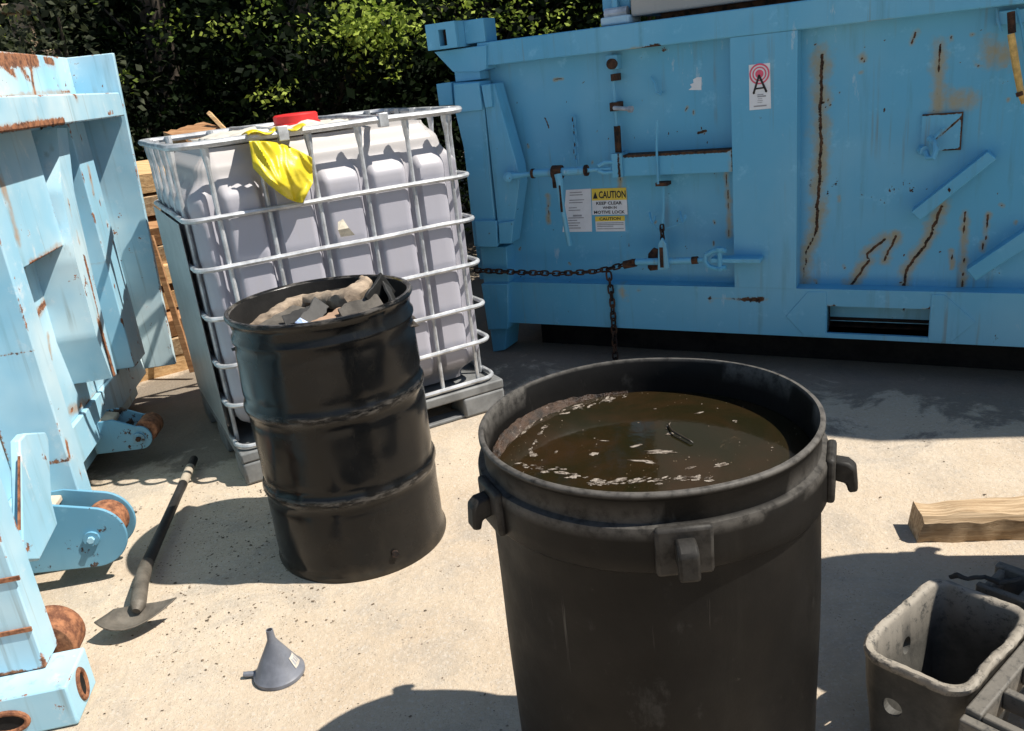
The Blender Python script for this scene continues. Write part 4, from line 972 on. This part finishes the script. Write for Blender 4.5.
# floating foam patches
def patch(mb, u, v, lu, lv, ang, th=.004, seed=0):
    p = gp(u, v, WZ); pr = random.Random(seed); n = 26; ca, sa = math.cos(ang), math.sin(ang)
    ring_ = []
    for k in range(n):
        a = 2 * math.pi * k / n; rad = .75 + .5 * mnoise.noise((math.cos(a) * 2 + seed * 3, math.sin(a) * 2, seed))
        x, y = lu * rad * math.cos(a), lv * rad * math.sin(a); ring_.append((p.x + x * ca - y * sa, p.y + x * sa + y * ca))
    vs = [(x, y, WZ + .0006) for x, y in ring_] + [(p.x + (x - p.x) * .6, p.y + (y - p.y) * .6, WZ + th) for x, y in ring_] + [(p.x, p.y, WZ + th)]
    fs = [(k, (k + 1) % n, n + (k + 1) % n, n + k) for k in range(n)] + [(n + k, n + (k + 1) % n, 2 * n) for k in range(n)]
    mb.add(vs, fs)
b = MB(); fm = random.Random(8)
for (ua, va), (ub, vb), n_ in (((540, 406), (650, 384), 80), ((556, 416), (640, 391), 40), ((515, 464), (600, 483), 50), ((600, 484), (715, 478), 70), ((520, 436), (556, 406), 40), ((530, 452), (545, 425), 16)):
    for k in range(n_):
        t = fm.random(); u_, v_ = ua + (ub - ua) * t, va + (vb - va) * t + fm.gauss(0, 1.8) - 6 * t * (1 - t); p = gp(u_, v_, WZ)
        if math.hypot(p.x - CX, p.y - CY) > RW - .012: continue
        lu = fm.uniform(.002, .010) * (1.6 if fm.random() < .12 else 1); patch(b, u_, v_, lu, lu * fm.uniform(.25, .6), math.atan2(-(vb - va) * 2.2, ub - ua) + fm.gauss(0, .3), fm.uniform(.0006, .0016), 100 + k)
tag(b.build('foam_line', FOAM, None, smooth=50), 'whitish foam lines along the edge of the brown water', 'foam', kind='stuff')
b = MB()
for i, (u, v, lu, lv, an) in enumerate([(594, 454, .012, .008, 0), (636, 446, .016, .005, .4), (641, 461, .03, .004, -.35), (650, 463, .012, .004, -.5), (662, 452, .032, .010, -.3), (670, 434, .012, .006, .2), (690, 468, .014, .005, .3), (722, 465, .017, .008, .2), (533, 455, .010, .012, .6), (556, 452, .006, .004, 1), (655, 409, .005, .004, 0), (735, 421, .006, .004, 0), (668, 426, .018, .003, 1.1), (699, 413, .014, .004, .2), (605, 441, .014, .002, -.4)]):
    patch(b, u, v, lu, lv, an, .001, i)
for k in range(30):
    a = fr.uniform(0, 6.28); r_ = .27 * math.sqrt(fr.random()); x, y = CX + r_ * math.cos(a), CY + r_ * math.sin(a); crumb(b, x, y, fr.uniform(.0015, .005), .3, WZ)
tag(b.build('scum_flakes', FOAM, None, smooth=40), 'pale flakes of scum floating on the brown water', 'scum', kind='stuff')
branch([gp(668, 424, WZ + .004), gp(672, 431, WZ + .006), gp(690, 441, WZ + .005), gp(693, 443, WZ + .002)], [.002, .0022, .002, .001], 'twig', m_simple('wet_twig', (.025, .018, .01), .5, 0, .3, 20, .2), 'thin dark twig floating on the brown water', 'twig', 6, .01)

# a second can just right of the frame throws its shadow across the ground
can2 = make_can(1.65, 1.735, (60, 132, 276, 348), 1.0, 'black round can just past the right edge, its shadow lying on the sandy ground')
can2.scale = (1.12, 1.12, 1.20)

# ------------------------------------------------------------------ shovel
g0, g1 = gp(194, 459, .035), gp(146, 566, .05)
sh = empty('shovel', (g1.x, g1.y, 0), 0, 'long-handled shovel lying on the ground with its blade toward us', 'shovel')
o_ = Vector((g1.x, g1.y, 0))
dv = (g0 - g1)
b = MB(); b.tube([g1 - o_, g1 - o_ + dv * .35, g1 - o_ + dv * .72], [.021, .0185, .0175], 12); hd = b.build('handle', HANDLE, sh)  # black carries the drum's shadow on this stretch of the handle
b = MB(); b.tube([g1 - o_ + dv * .72, g1 - o_ + dv * .90], [.019, .019], 12); hb = b.build('lit_handle', m_simple('sunlit_handle_tan', (.36, .31, .24), .8, 0, .25, 12, .2), sh)  # tan for the sunlit stretch of the same handle
b = MB(); b.tube([g1 - o_ + dv * .90, g1 - o_ + dv * 1.0], [.0185, .017], 12); b.build('handle_end', HANDLE, sh)
so = gp(138, 606, .075)
b = MB(); b.tube([g1 - o_ + dv * .02, g1 - o_, (g1 - o_).lerp(so - o_, .5) + Vector((0, 0, .012)), so - o_, so - o_ + Vector((.0, -.018, -.006))], [.0225, .0235, .024, .024, .012], 14); b.build('socket', SHOVEL, sh)
tl_, tm_, tr_ = gp(94, 623, .07), gp(130, 629, .05), gp(177, 598, .075)
sl_, sm_, sr_ = gp(114, 610, .062), gp(138, 605, .07), gp(160, 602, .07)
def q3(a, b2, c2, t):
    m2 = b2 * 2 - (a + c2) * .5; return a * (1 - t) ** 2 + m2 * 2 * t * (1 - t) + c2 * t * t
b = MB()
def bladef(u, v):
    # u across, v from the shoulder to the raised tip edge; edges roll up, the middle is dished
    p = q3(sl_, sm_, sr_, u).lerp(q3(tl_, tm_, tr_, u), v); p.z -= .022 * math.sin(math.pi * v) * math.sin(math.pi * u); return p - o_
b.grid(22, 14, bladef); bl = b.build('blade', SHOVEL, sh, smooth=60); m = bl.modifiers.new('t', 'SOLIDIFY'); m.thickness = .004

# ------------------------------------------------------------------ funnel
fpos = gp(280, 674)
fn = empty('funnel', (fpos.x, fpos.y, 0), R(10), 'grey plastic funnel resting upside down on the sandy ground', 'funnel')
Mt = Matrix.Rotation(R(7), 4, Vector((0, 1, 0)))
b = MB(); pf = [(.066, .004), (.070, .002), (.070, .012), (.064, .018), (.016, .108), (.0115, .118), (.0095, .148), (.0075, .148), (.0095, .116), (.013, .106), (.061, .016), (.066, .004)]
b.lathe(pf, 40); b.build('cone', FUNNEL, fn, smooth=40)
b = MB(); b.lathe([(.0074, .147), (.0001, .146)], 16); b.build('spout_hole', BLACK_INK, fn)
b = MB(); b.tube([(-.062, .01, .010), (-.085, .014, .012), (-.098, .016, .014)], [.008, .008, .007], 10); b.build('tab', FUNNEL, fn)
b = MB()
def labf(u, v):
    a = R(-32) + u * R(36); t = .12 + .34 * v; r_ = .064 + (.016 - .064) * t + .0012; z = .018 + .09 * t + .001
    return (r_ * math.cos(a), r_ * math.sin(a), z)
b.grid(10, 5, labf); lb = b.build('label', LABELP, fn, smooth=60)
b = MB()
for u0, v0, u1, v1 in ((.12, .2, .3, .8), (.4, .25, .58, .75), (.68, .2, .86, .8)):
    def sf(u, v, u0=u0, v0=v0, u1=u1, v1=v1):
        p = Vector(labf(u0 + (u1 - u0) * u, v0 + (v1 - v0) * v)); return p * 1.008
    b.grid(2, 2, sf)
b.build('print', GREY_INK, lb, smooth=60)

# ------------------------------------------------------------------ timber block
t0, t1 = gp(917, 543), gp(1024, 540)
tv = Vector((t1.x - t0.x, t1.y - t0.y, 0)).normalized()
tb_ = MB(); tl = .62; hh, ww = .085, .11
nx = 30; sec = []
vs = []; fs = []
for i in range(nx + 1):
    x = tl * i / nx
    for (yy, zz) in ((0, 0), (0, hh * .45), (.0, hh * .80), (.012, hh), (ww * .5, hh), (ww, hh * .97), (ww, 0)):
        nz_ = .010 * mnoise.noise((x * 14, yy * 30, zz * 30)); e_ = -.012 * abs(mnoise.noise((yy * 50, zz * 50, 3))) if i == 0 else 0
        vs.append((x - e_ + (0.015 * (zz / hh) if i == 0 else 0), yy + nz_, zz + (nz_ if zz > .01 else 0)))
for i in range(nx):
    for k in range(7): fs.append((i * 7 + k, i * 7 + (k + 1) % 7, i * 7 + 7 + (k + 1) % 7, i * 7 + 7 + k))
fs += [tuple(range(6, -1, -1)), tuple(nx * 7 + k for k in range(7))]
tb_.add(vs, fs); to = tb_.build('timber_block', WOOD, None, smooth=25)
to.location = (t0.x, t0.y, 0); to.rotation_euler = (0, 0, math.atan2(tv.y, tv.x))
tag(to, 'short rough squared timber lying on the ground at the right', 'timber')

# ------------------------------------------------------------------ black plastic pallet with a hollow cup
CZ = .32
cc = [gp(852, 640, CZ), gp(938, 580, CZ), gp(1042, 612, CZ), gp(956, 698, CZ)]
cen = sum(cc, Vector()) / 4
exd = ((cc[2] - cc[1]) + (cc[3] - cc[0])).normalized(); ang = math.atan2(exd.y, exd.x)
crt = empty('plastic_pallet', (cen.x, cen.y, 0), ang, 'dusty black plastic pallet turned up, with a deep hollow cup and slotted deck', 'pallet')
hx = ((cc[2] - cc[1]).length + (cc[3] - cc[0]).length) / 4; hy = ((cc[1] - cc[0]).length + (cc[2] - cc[3]).length) / 4
CF = Frame(cen.x, cen.y, -ang)
def rrect(hx, hy, r, n=8):
    o = []
    for sx, sy, a0 in ((1, -1, -90), (1, 1, 0), (-1, 1, 90), (-1, -1, 180)):
        for k in range(n): a = R(a0 + 90 * k / (n - 1)); o.append((sx * (hx - r) + r * math.cos(a), sy * (hy - r) + r * math.sin(a)))
    return o
def cupwall():
    vs = []; fs = []; ed = []; n = 160
    lev = [(0, 0.0, 0), (0, .06, 0), (0, .14, 0), (0, .22, 0), (0, .298, 0), (.004, .304, .8), (.005, .316, 1), (0, .321, 1), (-.011, .320, 1), (-.017, .312, .7), (-.019, .2, 0), (-.021, .1, 0), (-.024, .022, 0)]
    for off, z, e_ in lev:
        tp = .016 * (1 - z / CZ)
        rg = rrect(hx - tp + off, hy - tp + off, .05 + off); out = []
        for i, p in enumerate(rg):
            q2 = rg[(i + 1) % len(rg)]; m_ = max(1, int(math.hypot(q2[0] - p[0], q2[1] - p[1]) / .012)); out += [(p[0] + (q2[0] - p[0]) * k / m_, p[1] + (q2[1] - p[1]) * k / m_) for k in range(m_)]
        L = [0]
        for i in range(len(out)): L.append(L[-1] + math.hypot(out[(i + 1) % len(out)][0] - out[i][0], out[(i + 1) % len(out)][1] - out[i][1]))
        for k in range(n):
            t = L[-1] * k / n; i = max(j for j in range(len(out)) if L[j] <= t); f_ = (t - L[i]) / max(1e-9, L[i + 1] - L[i]); p = out[i]; q2 = out[(i + 1) % len(out)]
            x, y = p[0] + (q2[0] - p[0]) * f_, p[1] + (q2[1] - p[1]) * f_
            wob = .004 * mnoise.noise((x * 12, y * 12, z * 6)) + (.0025 * mnoise.noise((x * 60, y * 60, z * 40)) if z > .295 else 0); vs.append((x + wob, y + wob, z + (.006 * mnoise.noise((x * 9, y * 9, 1)) if z > .28 else 0))); ed.append(e_)
    for j in range(len(lev) - 1):
        for i in range(n): l = (i + 1) % n; fs.append((j * n + i, j * n + l, (j + 1) * n + l, (j + 1) * n + i))
    fs.append(tuple((len(lev) - 1) * n + i for i in range(n))); fs.append(tuple(range(n - 1, -1, -1)))
    b = MB(); b.add(vs, fs, ed); o = b.build('cup', CRATE, crt, smooth=50)
    # two round holes cut right through the wall
    ph = CF.px(893, 706, -hy + .01); pi_ = CF.pxs(906, 645, -hx + .02)
    b = MB(); b.cyl((ph.x, -hy - .05, ph.z), (ph.x, -hy + .06, ph.z), .021, 24); b.cyl((-hx - .05, pi_.y, pi_.z), (-hx + .06, pi_.y, pi_.z), .020, 24)
    cut = b.build('cutter', CRATE, crt, smooth=0)
    m = o.modifiers.new('holes', 'BOOLEAN'); m.operation = 'DIFFERENCE'; m.object = cut; m.solver = 'EXACT'
    bpy.context.view_layer.update(); dg = bpy.context.evaluated_depsgraph_get(); me = bpy.data.meshes.new_from_object(o.evaluated_get(dg), depsgraph=dg)
    o.modifiers.clear(); o.data = me; me.name = 'cup'; bpy.data.objects.remove(cut); return o
cup = cupwall()
# slotted deck to the right at rim height, and a second deck strip behind
b = MB(); zt0, zt1 = .272, .315
xa = hx + .012
b.box(xa, xa + .03, -hy - .02, hy + .03, zt0 - .02, zt1); 
for k in range(5): b.box(xa + .03, xa + .30, -hy - .02 + k * (2 * hy + .02) / 4, -hy + .0 + k * (2 * hy + .02) / 4, zt0, zt1 - .003)
b.box(xa + .13, xa + .15, -hy - .0195, hy + .0295, zt0 + .002, zt1 - .006); b.box(xa + .30, xa + .33, -hy - .02, hy + .03, zt0, zt1)
b.build('slotted_deck', CRATE, crt, bevel=.004)
b = MB(); b.box(xa - .0, xa + .32, -hy - .045, -hy - .022, .0, zt1 - .01); b.build('side_wall', CRATE, crt, bevel=.004)
b = MB(); y0 = hy + .035
for k in range(7): b.box(-.02 + k * .07, -.005 + k * .07, y0, y0 + .10, zt0 - .03, zt1 - .006)
b.box(-.03, .45, y0 + .10, y0 + .125, zt0 - .05, zt1 - .002); b.box(-.03, .45, y0 - .0, y0 + .018, zt0 - .05, zt1 - .002)
b.build('slotted_deck', CRATE, crt, bevel=.004)
b = MB()
for k in range(4): b.box(-.03 + k * .14, .0 + k * .14, y0 + .02, y0 + .10, .0, zt0 - .031)
b.build('leg', CRATE, crt, bevel=.004)
# bit of black cord on the pallet
branch([gp(950, 577, .33), gp(958, 575, .34), gp(968, 578, .335), gp(985, 577, .325), gp(1000, 582, .33), gp(1020, 578, .335)], [.004, .006, .005, .004, .006, .005], 'rag_strip', DARKSCRAP, 'twisted black strip lying along the back edge of the pallet', 'rag', 8, .08)
# small clod beside the left container
b = MB()
for k in range(14): crumb(b, 0 + rr.uniform(-.03, .03), rr.uniform(-.02, .02), rr.uniform(.015, .03), .8, rr.uniform(0, .012))
cl = b.build('concrete_clod', m_simple('pale_concrete', (.36, .31, .25), .9, 0, .35, 40, .4), None, smooth=0); cp_ = gp(133, 512); cl.location = (cp_.x, cp_.y, 0)
tag(cl, 'small crumbly clod beside the near rusty roller', 'clod')

# ------------------------------------------------------------------ lumber behind the tote
wr_ = random.Random(21)
lumber = []
M_ib = Matrix.Translation(IF.o) @ Matrix.Rotation(.4628, 4, 'Z')
def board(p0, p1, w, th, mat, label, up=(0, 0, 1)):
    return slab(M_ib @ Vector(p0), M_ib @ Vector(p1), w, th, up, 'lumber_board', mat, label, 'lumber', .004)
names = ['lowest', 'second', 'third', 'fourth', 'fifth', 'sixth', 'seventh', 'eighth', 'ninth']
cols = ['orange', 'tan', 'reddish', 'pale tan', 'orange brown', 'tan', 'reddish brown', 'pale', 'orange tan']
mats = [WOOD_O, WOOD, WOOD_R, WOOD_O, WOOD_O, WOOD, WOOD_R, WOOD, WOOD_O]
for k in range(9):
    z = .07 + k * .135
    jx = wr_.uniform(-.10, .06)
    board((-.30 + jx, 2.0 + wr_.uniform(-.06, .06), z), (.85 + jx, 2.08 + wr_.uniform(-.10, .14), z + wr_.uniform(-.02, .03)), .34, .11, mats[k], '%s rough board stacked behind the tote, %s from the ground' % (cols[k], names[k]), (wr_.uniform(-.1, .1), wr_.uniform(-.5, -.1), 1))
def IW(u, v, y): return M_ib @ IF.px(u, v, y)
slab(IW(172, 142, 1.10), IW(214, 131, 1.16), .16, .07, (0, -.25, 1), 'log_slab', WOOD_R, 'brown log slab lying against the back bars at the top of the tote cage', 'log', .012)
slab(IW(226, 131, 1.05), IW(209, 113, 1.12), .03, .02, (1, 0, .2), 'wooden_stick', WOOD_O, 'thin stick poking up above the cage of the tote', 'stick', .002)
# lath leaning in the gap
def at_y(u, v, y):
    d = ray(u, v); p = d * (y / d.y); p.z += CAM_H; return p
a_, b_ = at_y(150, 236, 4.80), at_y(193, 372, 4.70)
slab(a_, b_, .035, .02, (0, 1, .2), 'wooden_lath', WOOD_R, 'thin brown lath leaning in the gap between the tote and the left container', 'lath', .002)

# ------------------------------------------------------------------ trees
def leaves_mesh(name, centers, sizes, shade, mat, parent, seed, droop=.25):
    rs = np.random.RandomState(seed); n = len(centers)
    d = rs.normal(size=(n, 3)); d[:, 2] = d[:, 2] * .6 - droop; d /= np.linalg.norm(d, axis=1)[:, None]
    s = np.cross(d, rs.normal(size=(n, 3))); s /= np.linalg.norm(s, axis=1)[:, None]
    nn = np.cross(d, s); L = sizes[:, None]; w = L * .30
    p0 = centers; p1 = centers + d * L * .5 + s * w + nn * L * .06; p2 = centers + d * L; p3 = centers + d * L * .5 - s * w + nn * L * .06
    co = np.stack([p0, p1, p2, p3], 1).reshape(-1, 3)
    me = bpy.data.meshes.new(name); me.vertices.add(4 * n); me.vertices.foreach_set('co', co.ravel().astype(np.float32))
    me.loops.add(4 * n); me.loops.foreach_set('vertex_index', np.arange(4 * n, dtype=np.int32)); me.polygons.add(n)
    me.polygons.foreach_set('loop_start', np.arange(0, 4 * n, 4, dtype=np.int32)); me.polygons.foreach_set('loop_total', np.full(n, 4, dtype=np.int32)); me.update(calc_edges=True)
    a = me.attributes.new('edge', 'FLOAT', 'POINT'); a.data.foreach_set('value', np.repeat(shade, 4).astype(np.float32))
    me.materials.append(mat); o = bpy.data.objects.new(name, me); COL.objects.link(o); o.parent = parent; return o
def tree(x, y, h, crown, label, mat, seed, nclump, per, leaf=.06, csize=.3, name='tree', group=None):
    """crown: list of (cx,cy,cz,rx,ry,rz) ellipsoids relative to the base"""
    rs = np.random.RandomState(seed); rd = random.Random(seed)
    t = empty(name, (x, y, 0), 0, label, 'tree' if name == 'tree' else 'bush', group)
    C_, S_, H_ = [], [], []; b = MB(); pts = []
    kx, ky = rd.uniform(-.3, .3), rd.uniform(-.2, .2)
    trunkp = [Vector((kx * (k / 5) ** 1.4, ky * k / 5 + .06 * math.sin(k * 1.7), h * k / 5)) for k in range(6)]
    b.tube(trunkp, [.16 * (1 - .14 * k) * min(1.0, h / 4) for k in range(6)], 10)
    for (cx, cy, cz, rx, ry, rz), nc in zip(crown, nclump):
        for _ in range(nc):
            q = rs.normal(size=3); q /= np.linalg.norm(q); q *= rs.uniform(.25, 1) ** .5
            cc_ = np.array([cx + q[0] * rx, cy + q[1] * ry, cz + q[2] * rz])
            big = 1.0 if cc_[2] < 3.4 else 2.4
            m_ = int(per * rs.uniform(.5, 1.4) / (big ** 1.4))
            pp_ = cc_ + rs.normal(size=(m_, 3)) * np.array([csize, csize, csize * .6]) * (1 if big < 2 else 1.5)
            C_.append(pp_); S_.append(rs.uniform(.4, 1.6, m_) * leaf * big); H_.append(np.clip(rs.uniform(.0, .75) + rs.normal(size=m_) * .18, 0, 1))
            if rd.random() < .5:
                j = min(5, max(1, int(cc_[2] / h * 5 * .8))); a0 = trunkp[j]; e_ = Vector(cc_); mid = a0.lerp(e_, .5) + Vector((rd.uniform(-.15, .15), rd.uniform(-.15, .15), rd.uniform(0, .2)))
                b.tube([a0, mid, e_], [.035, .02, .006], 6)
    b.build('trunk', TRUNK, t, smooth=50)
    leaves_mesh('crown', np.concatenate(C_), np.concatenate(S_), np.concatenate(H_), mat, t, seed)
    return t
G = 'trees behind the yard'
tr1 = tree(-4.6, 7.6, 5.5, [(0, -.4, 1.5, 1.3, .8, 1.0), (0.3, 0, 4.6, 2.2, 1.6, 1.2)], 'dark leafy tree furthest left, rising behind the rusty top rail of the left container', LEAF_D, 1, (46, 30), 190, .075)
tree(-2.9, 8.2, 6, [(0, -.2, 1.5, 1.3, .8, 1.2), (0.3, 0, 4.8, 2.0, 1.8, 1.2)], 'dark tree behind the gap between the left container and the tote', LEAF_D, 2, (46, 30), 190, .065)
tr3 = tree(-1.35, 7.6, 5.8, [(0, -.1, 1.7, 1.0, .7, .9), (0.3, 0, 4.6, 1.5, 1.6, 1.1), (.50, -1.2, 1.88, .40, .3, .24)], 'tree with a bright sunlit spray of leaves above the tote', LEAF_D, 3, (42, 14, 9), 200, .065)
tr4 = tree(.1, 8.0, 6, [(0, -.2, 1.6, 1.1, .8, 1.1), (0.5, .9, 4.8, 1.6, 1.5, 1.1)], 'tree right behind the corner casting of the back container, with lit leaves', LEAF_D, 4, (46, 18), 200, .062)
tree(1.7, 8.4, 7, [(0, -.2, 2.0, 1.2, .8, 1.3), (0.4, .6, 5.4, 2.4, 1.8, 1.3)], 'green tree showing above the top rail of the back container beside the hopper', LEAF, 5, (46, 34), 190, .065)
LEAF_B = m_leaf('sunlit_leaves', (.07, .12, .022), (.42, .50, .10))  # pale colour stands for sunlight on the leaf sprays
def spray(t, spots, seed, leaf=.047):
    rs = np.random.RandomState(seed); C_, S_, H_ = [], [], []
    for u, v, y, r, n in spots:
        d = ray(u, v); p = d * (y / d.y); p.z += CAM_H; p -= t.location
        k = max(1, n // 22); cen_ = np.array(p) + rs.normal(size=(k, 3)) * np.array([r, r * .7, r * .55])
        for c0 in cen_:
            m_ = rs.poisson(22) + 4; C_.append(c0 + rs.normal(size=(m_, 3)) * .055); S_.append(rs.uniform(.6, 1.25, m_) * leaf); H_.append(np.clip(rs.uniform(.2, .9) + rs.normal(size=m_) * .22, 0, 1))
    o = leaves_mesh('crown', np.concatenate(C_), np.concatenate(S_), np.concatenate(H_), LEAF_B, t, seed, .25)
    cr = [q for q in t.children if q.name.startswith('crown') and q != o][0]
    bm = bmesh.new(); bm.from_mesh(cr.data); n0 = len(bm.faces); bm.from_mesh(o.data); bm.faces.ensure_lookup_table()
    for f_ in bm.faces[n0:]: f_.material_index = 1
    bm.to_mesh(cr.data); bm.free(); cr.data.materials.append(LEAF_B); bpy.data.objects.remove(o)
spray(tr3, [(372, 26, 5.95, .115, 900), (350, 28, 6.0, .07, 150), (392, 20, 6.0, .07, 150), (352, 6, 6.2, .10, 130), (385, 40, 6.0, .06, 90), (250, 12, 6.5, .25, 110), (240, 26, 6.5, .2, 60), (400, 78, 6.4, .12, 60), (268, 92, 6.2, .12, 50)], 51)
spray(tr4, [(448, 6, 6.8, .10, 130), (505, 12, 7.1, .20, 200), (545, 24, 7.1, .18, 130), (490, 26, 7.0, .14, 90), (580, 12, 7.2, .18, 70)], 52)
spray(tr1, [(20, 8, 6.6, .25, 160), (60, 14, 6.6, .2, 60), (120, 8, 6.8, .3, 60), (165, 60, 6.6, .2, 30)], 53)
def shrub(x, y, r, z, label, mat, seed, n=26, leaf=.045): tree(x, y, .9, [(0, 0, z, r, r * .7, z * .85)], label, mat, seed, (n,), 180, leaf, .16, 'bush')
shrub(-3.12, 6.35, .5, 1.40, 'grey-green sunlit bush just above the rusty left container rail', LEAF_G, 6, 30, .055)
shrub(-2.35, 6.9, .8, .8, 'dark low bush behind the gap left of the tote', LEAF_D, 7)
shrub(-.9, 6.5, .8, .75, 'dark low bush right behind the tote', LEAF_D, 8)
shrub(.35, 6.8, .7, .8, 'low bush behind the left end of the back container', LEAF_D, 9)
# tall trees; the two at the right are added unseen to shade the row
for i, (x, y, h) in enumerate(((3.6, 9.2, 9), (6.4, 8.0, 10), (-6.8, 9.2, 7))):
    tree(x, y, h, [(0, 0, h * .72, 2.4, 2.2, h * .26)], ('tall unseen shade tree added behind the hopper', 'tall unseen shade tree added beyond the right end of the back container', 'tall tree beyond the left container')[i], LEAF_D, 30 + i, (70,), 170, .07)
# far wood as one dark mass
rs = np.random.RandomState(77); n = 60000
Cc = np.stack([rs.uniform(-16, 14, n), 11.5 + rs.uniform(-1.3, 1.3, n) ** 1, np.abs(rs.normal(size=n)) * 2.6 + rs.uniform(0, 2.2, n)], 1); Cc[:, 1] += np.sin(Cc[:, 0] * 1.7) * .5 + .25 * Cc[:, 2]
wd = leaves_mesh('far_wood', Cc, rs.uniform(.22, .5, n), np.clip(rs.normal(size=n) * .2 + .25, 0, 1), LEAF_D, None, 78)
tag(wd, 'dense dark wood beyond the yard trees', 'wood', kind='stuff')
# low stucco wall with cap glimpsed at far left
p_ = ray(30, 50) * (7.0 / ray(30, 50).y); p_.z = 0
sw = empty('stucco_wall', p_, R(8), 'low tan stucco wall with a cap, half hidden by the bush at far left', 'wall')
MB().box(-.7, .16, 0, .2, 0, 2.02, cell=.1).build('wall_body', STONE, sw, bevel=.01)
MB().box(-.16, .06, -.05, .25, 2.30, 2.36).build('cap', STONE, sw, bevel=.01)
MB().box(-.10, .02, .02, .18, 2.021, 2.30).build('pier', STONE, sw, bevel=.01)

# ------------------------------------------------------------------ light
SUN_HEAD, SUN_EL = R(101), R(56)
sd = Vector((math.sin(SUN_HEAD) * math.cos(SUN_EL), math.cos(SUN_HEAD) * math.cos(SUN_EL), math.sin(SUN_EL)))
ld = bpy.data.lights.new('sun', 'SUN'); ld.energy = 5.0; ld.angle = R(.53); ld.color = (1.0, .94, .85)
lo = bpy.data.objects.new('sun', ld); COL.objects.link(lo); lo.rotation_euler = sd.to_track_quat('Z', 'Y').to_euler()
w = bpy.data.worlds.new('World'); scene.world = w; w.use_nodes = True; nt = w.node_tree
sky = nt.nodes.new('ShaderNodeTexSky'); sky.sky_type = 'NISHITA'; sky.sun_disc = False; sky.sun_elevation = SUN_EL; sky.sun_rotation = SUN_HEAD; sky.air_density = 1.0; sky.dust_density = .6
bg = nt.nodes['Background']; nt.links.new(sky.outputs[0], bg.inputs[0]); bg.inputs[1].default_value = .08
vs_ = scene.view_settings; vs_.view_transform = 'Standard'; vs_.look = 'None'; vs_.exposure = 0.56; vs_.gamma = 1; vs_.use_curve_mapping = False
scene.cycles.max_bounces = 6; scene.cycles.diffuse_bounces = 4; scene.cycles.glossy_bounces = 3; scene.cycles.transmission_bounces = 3
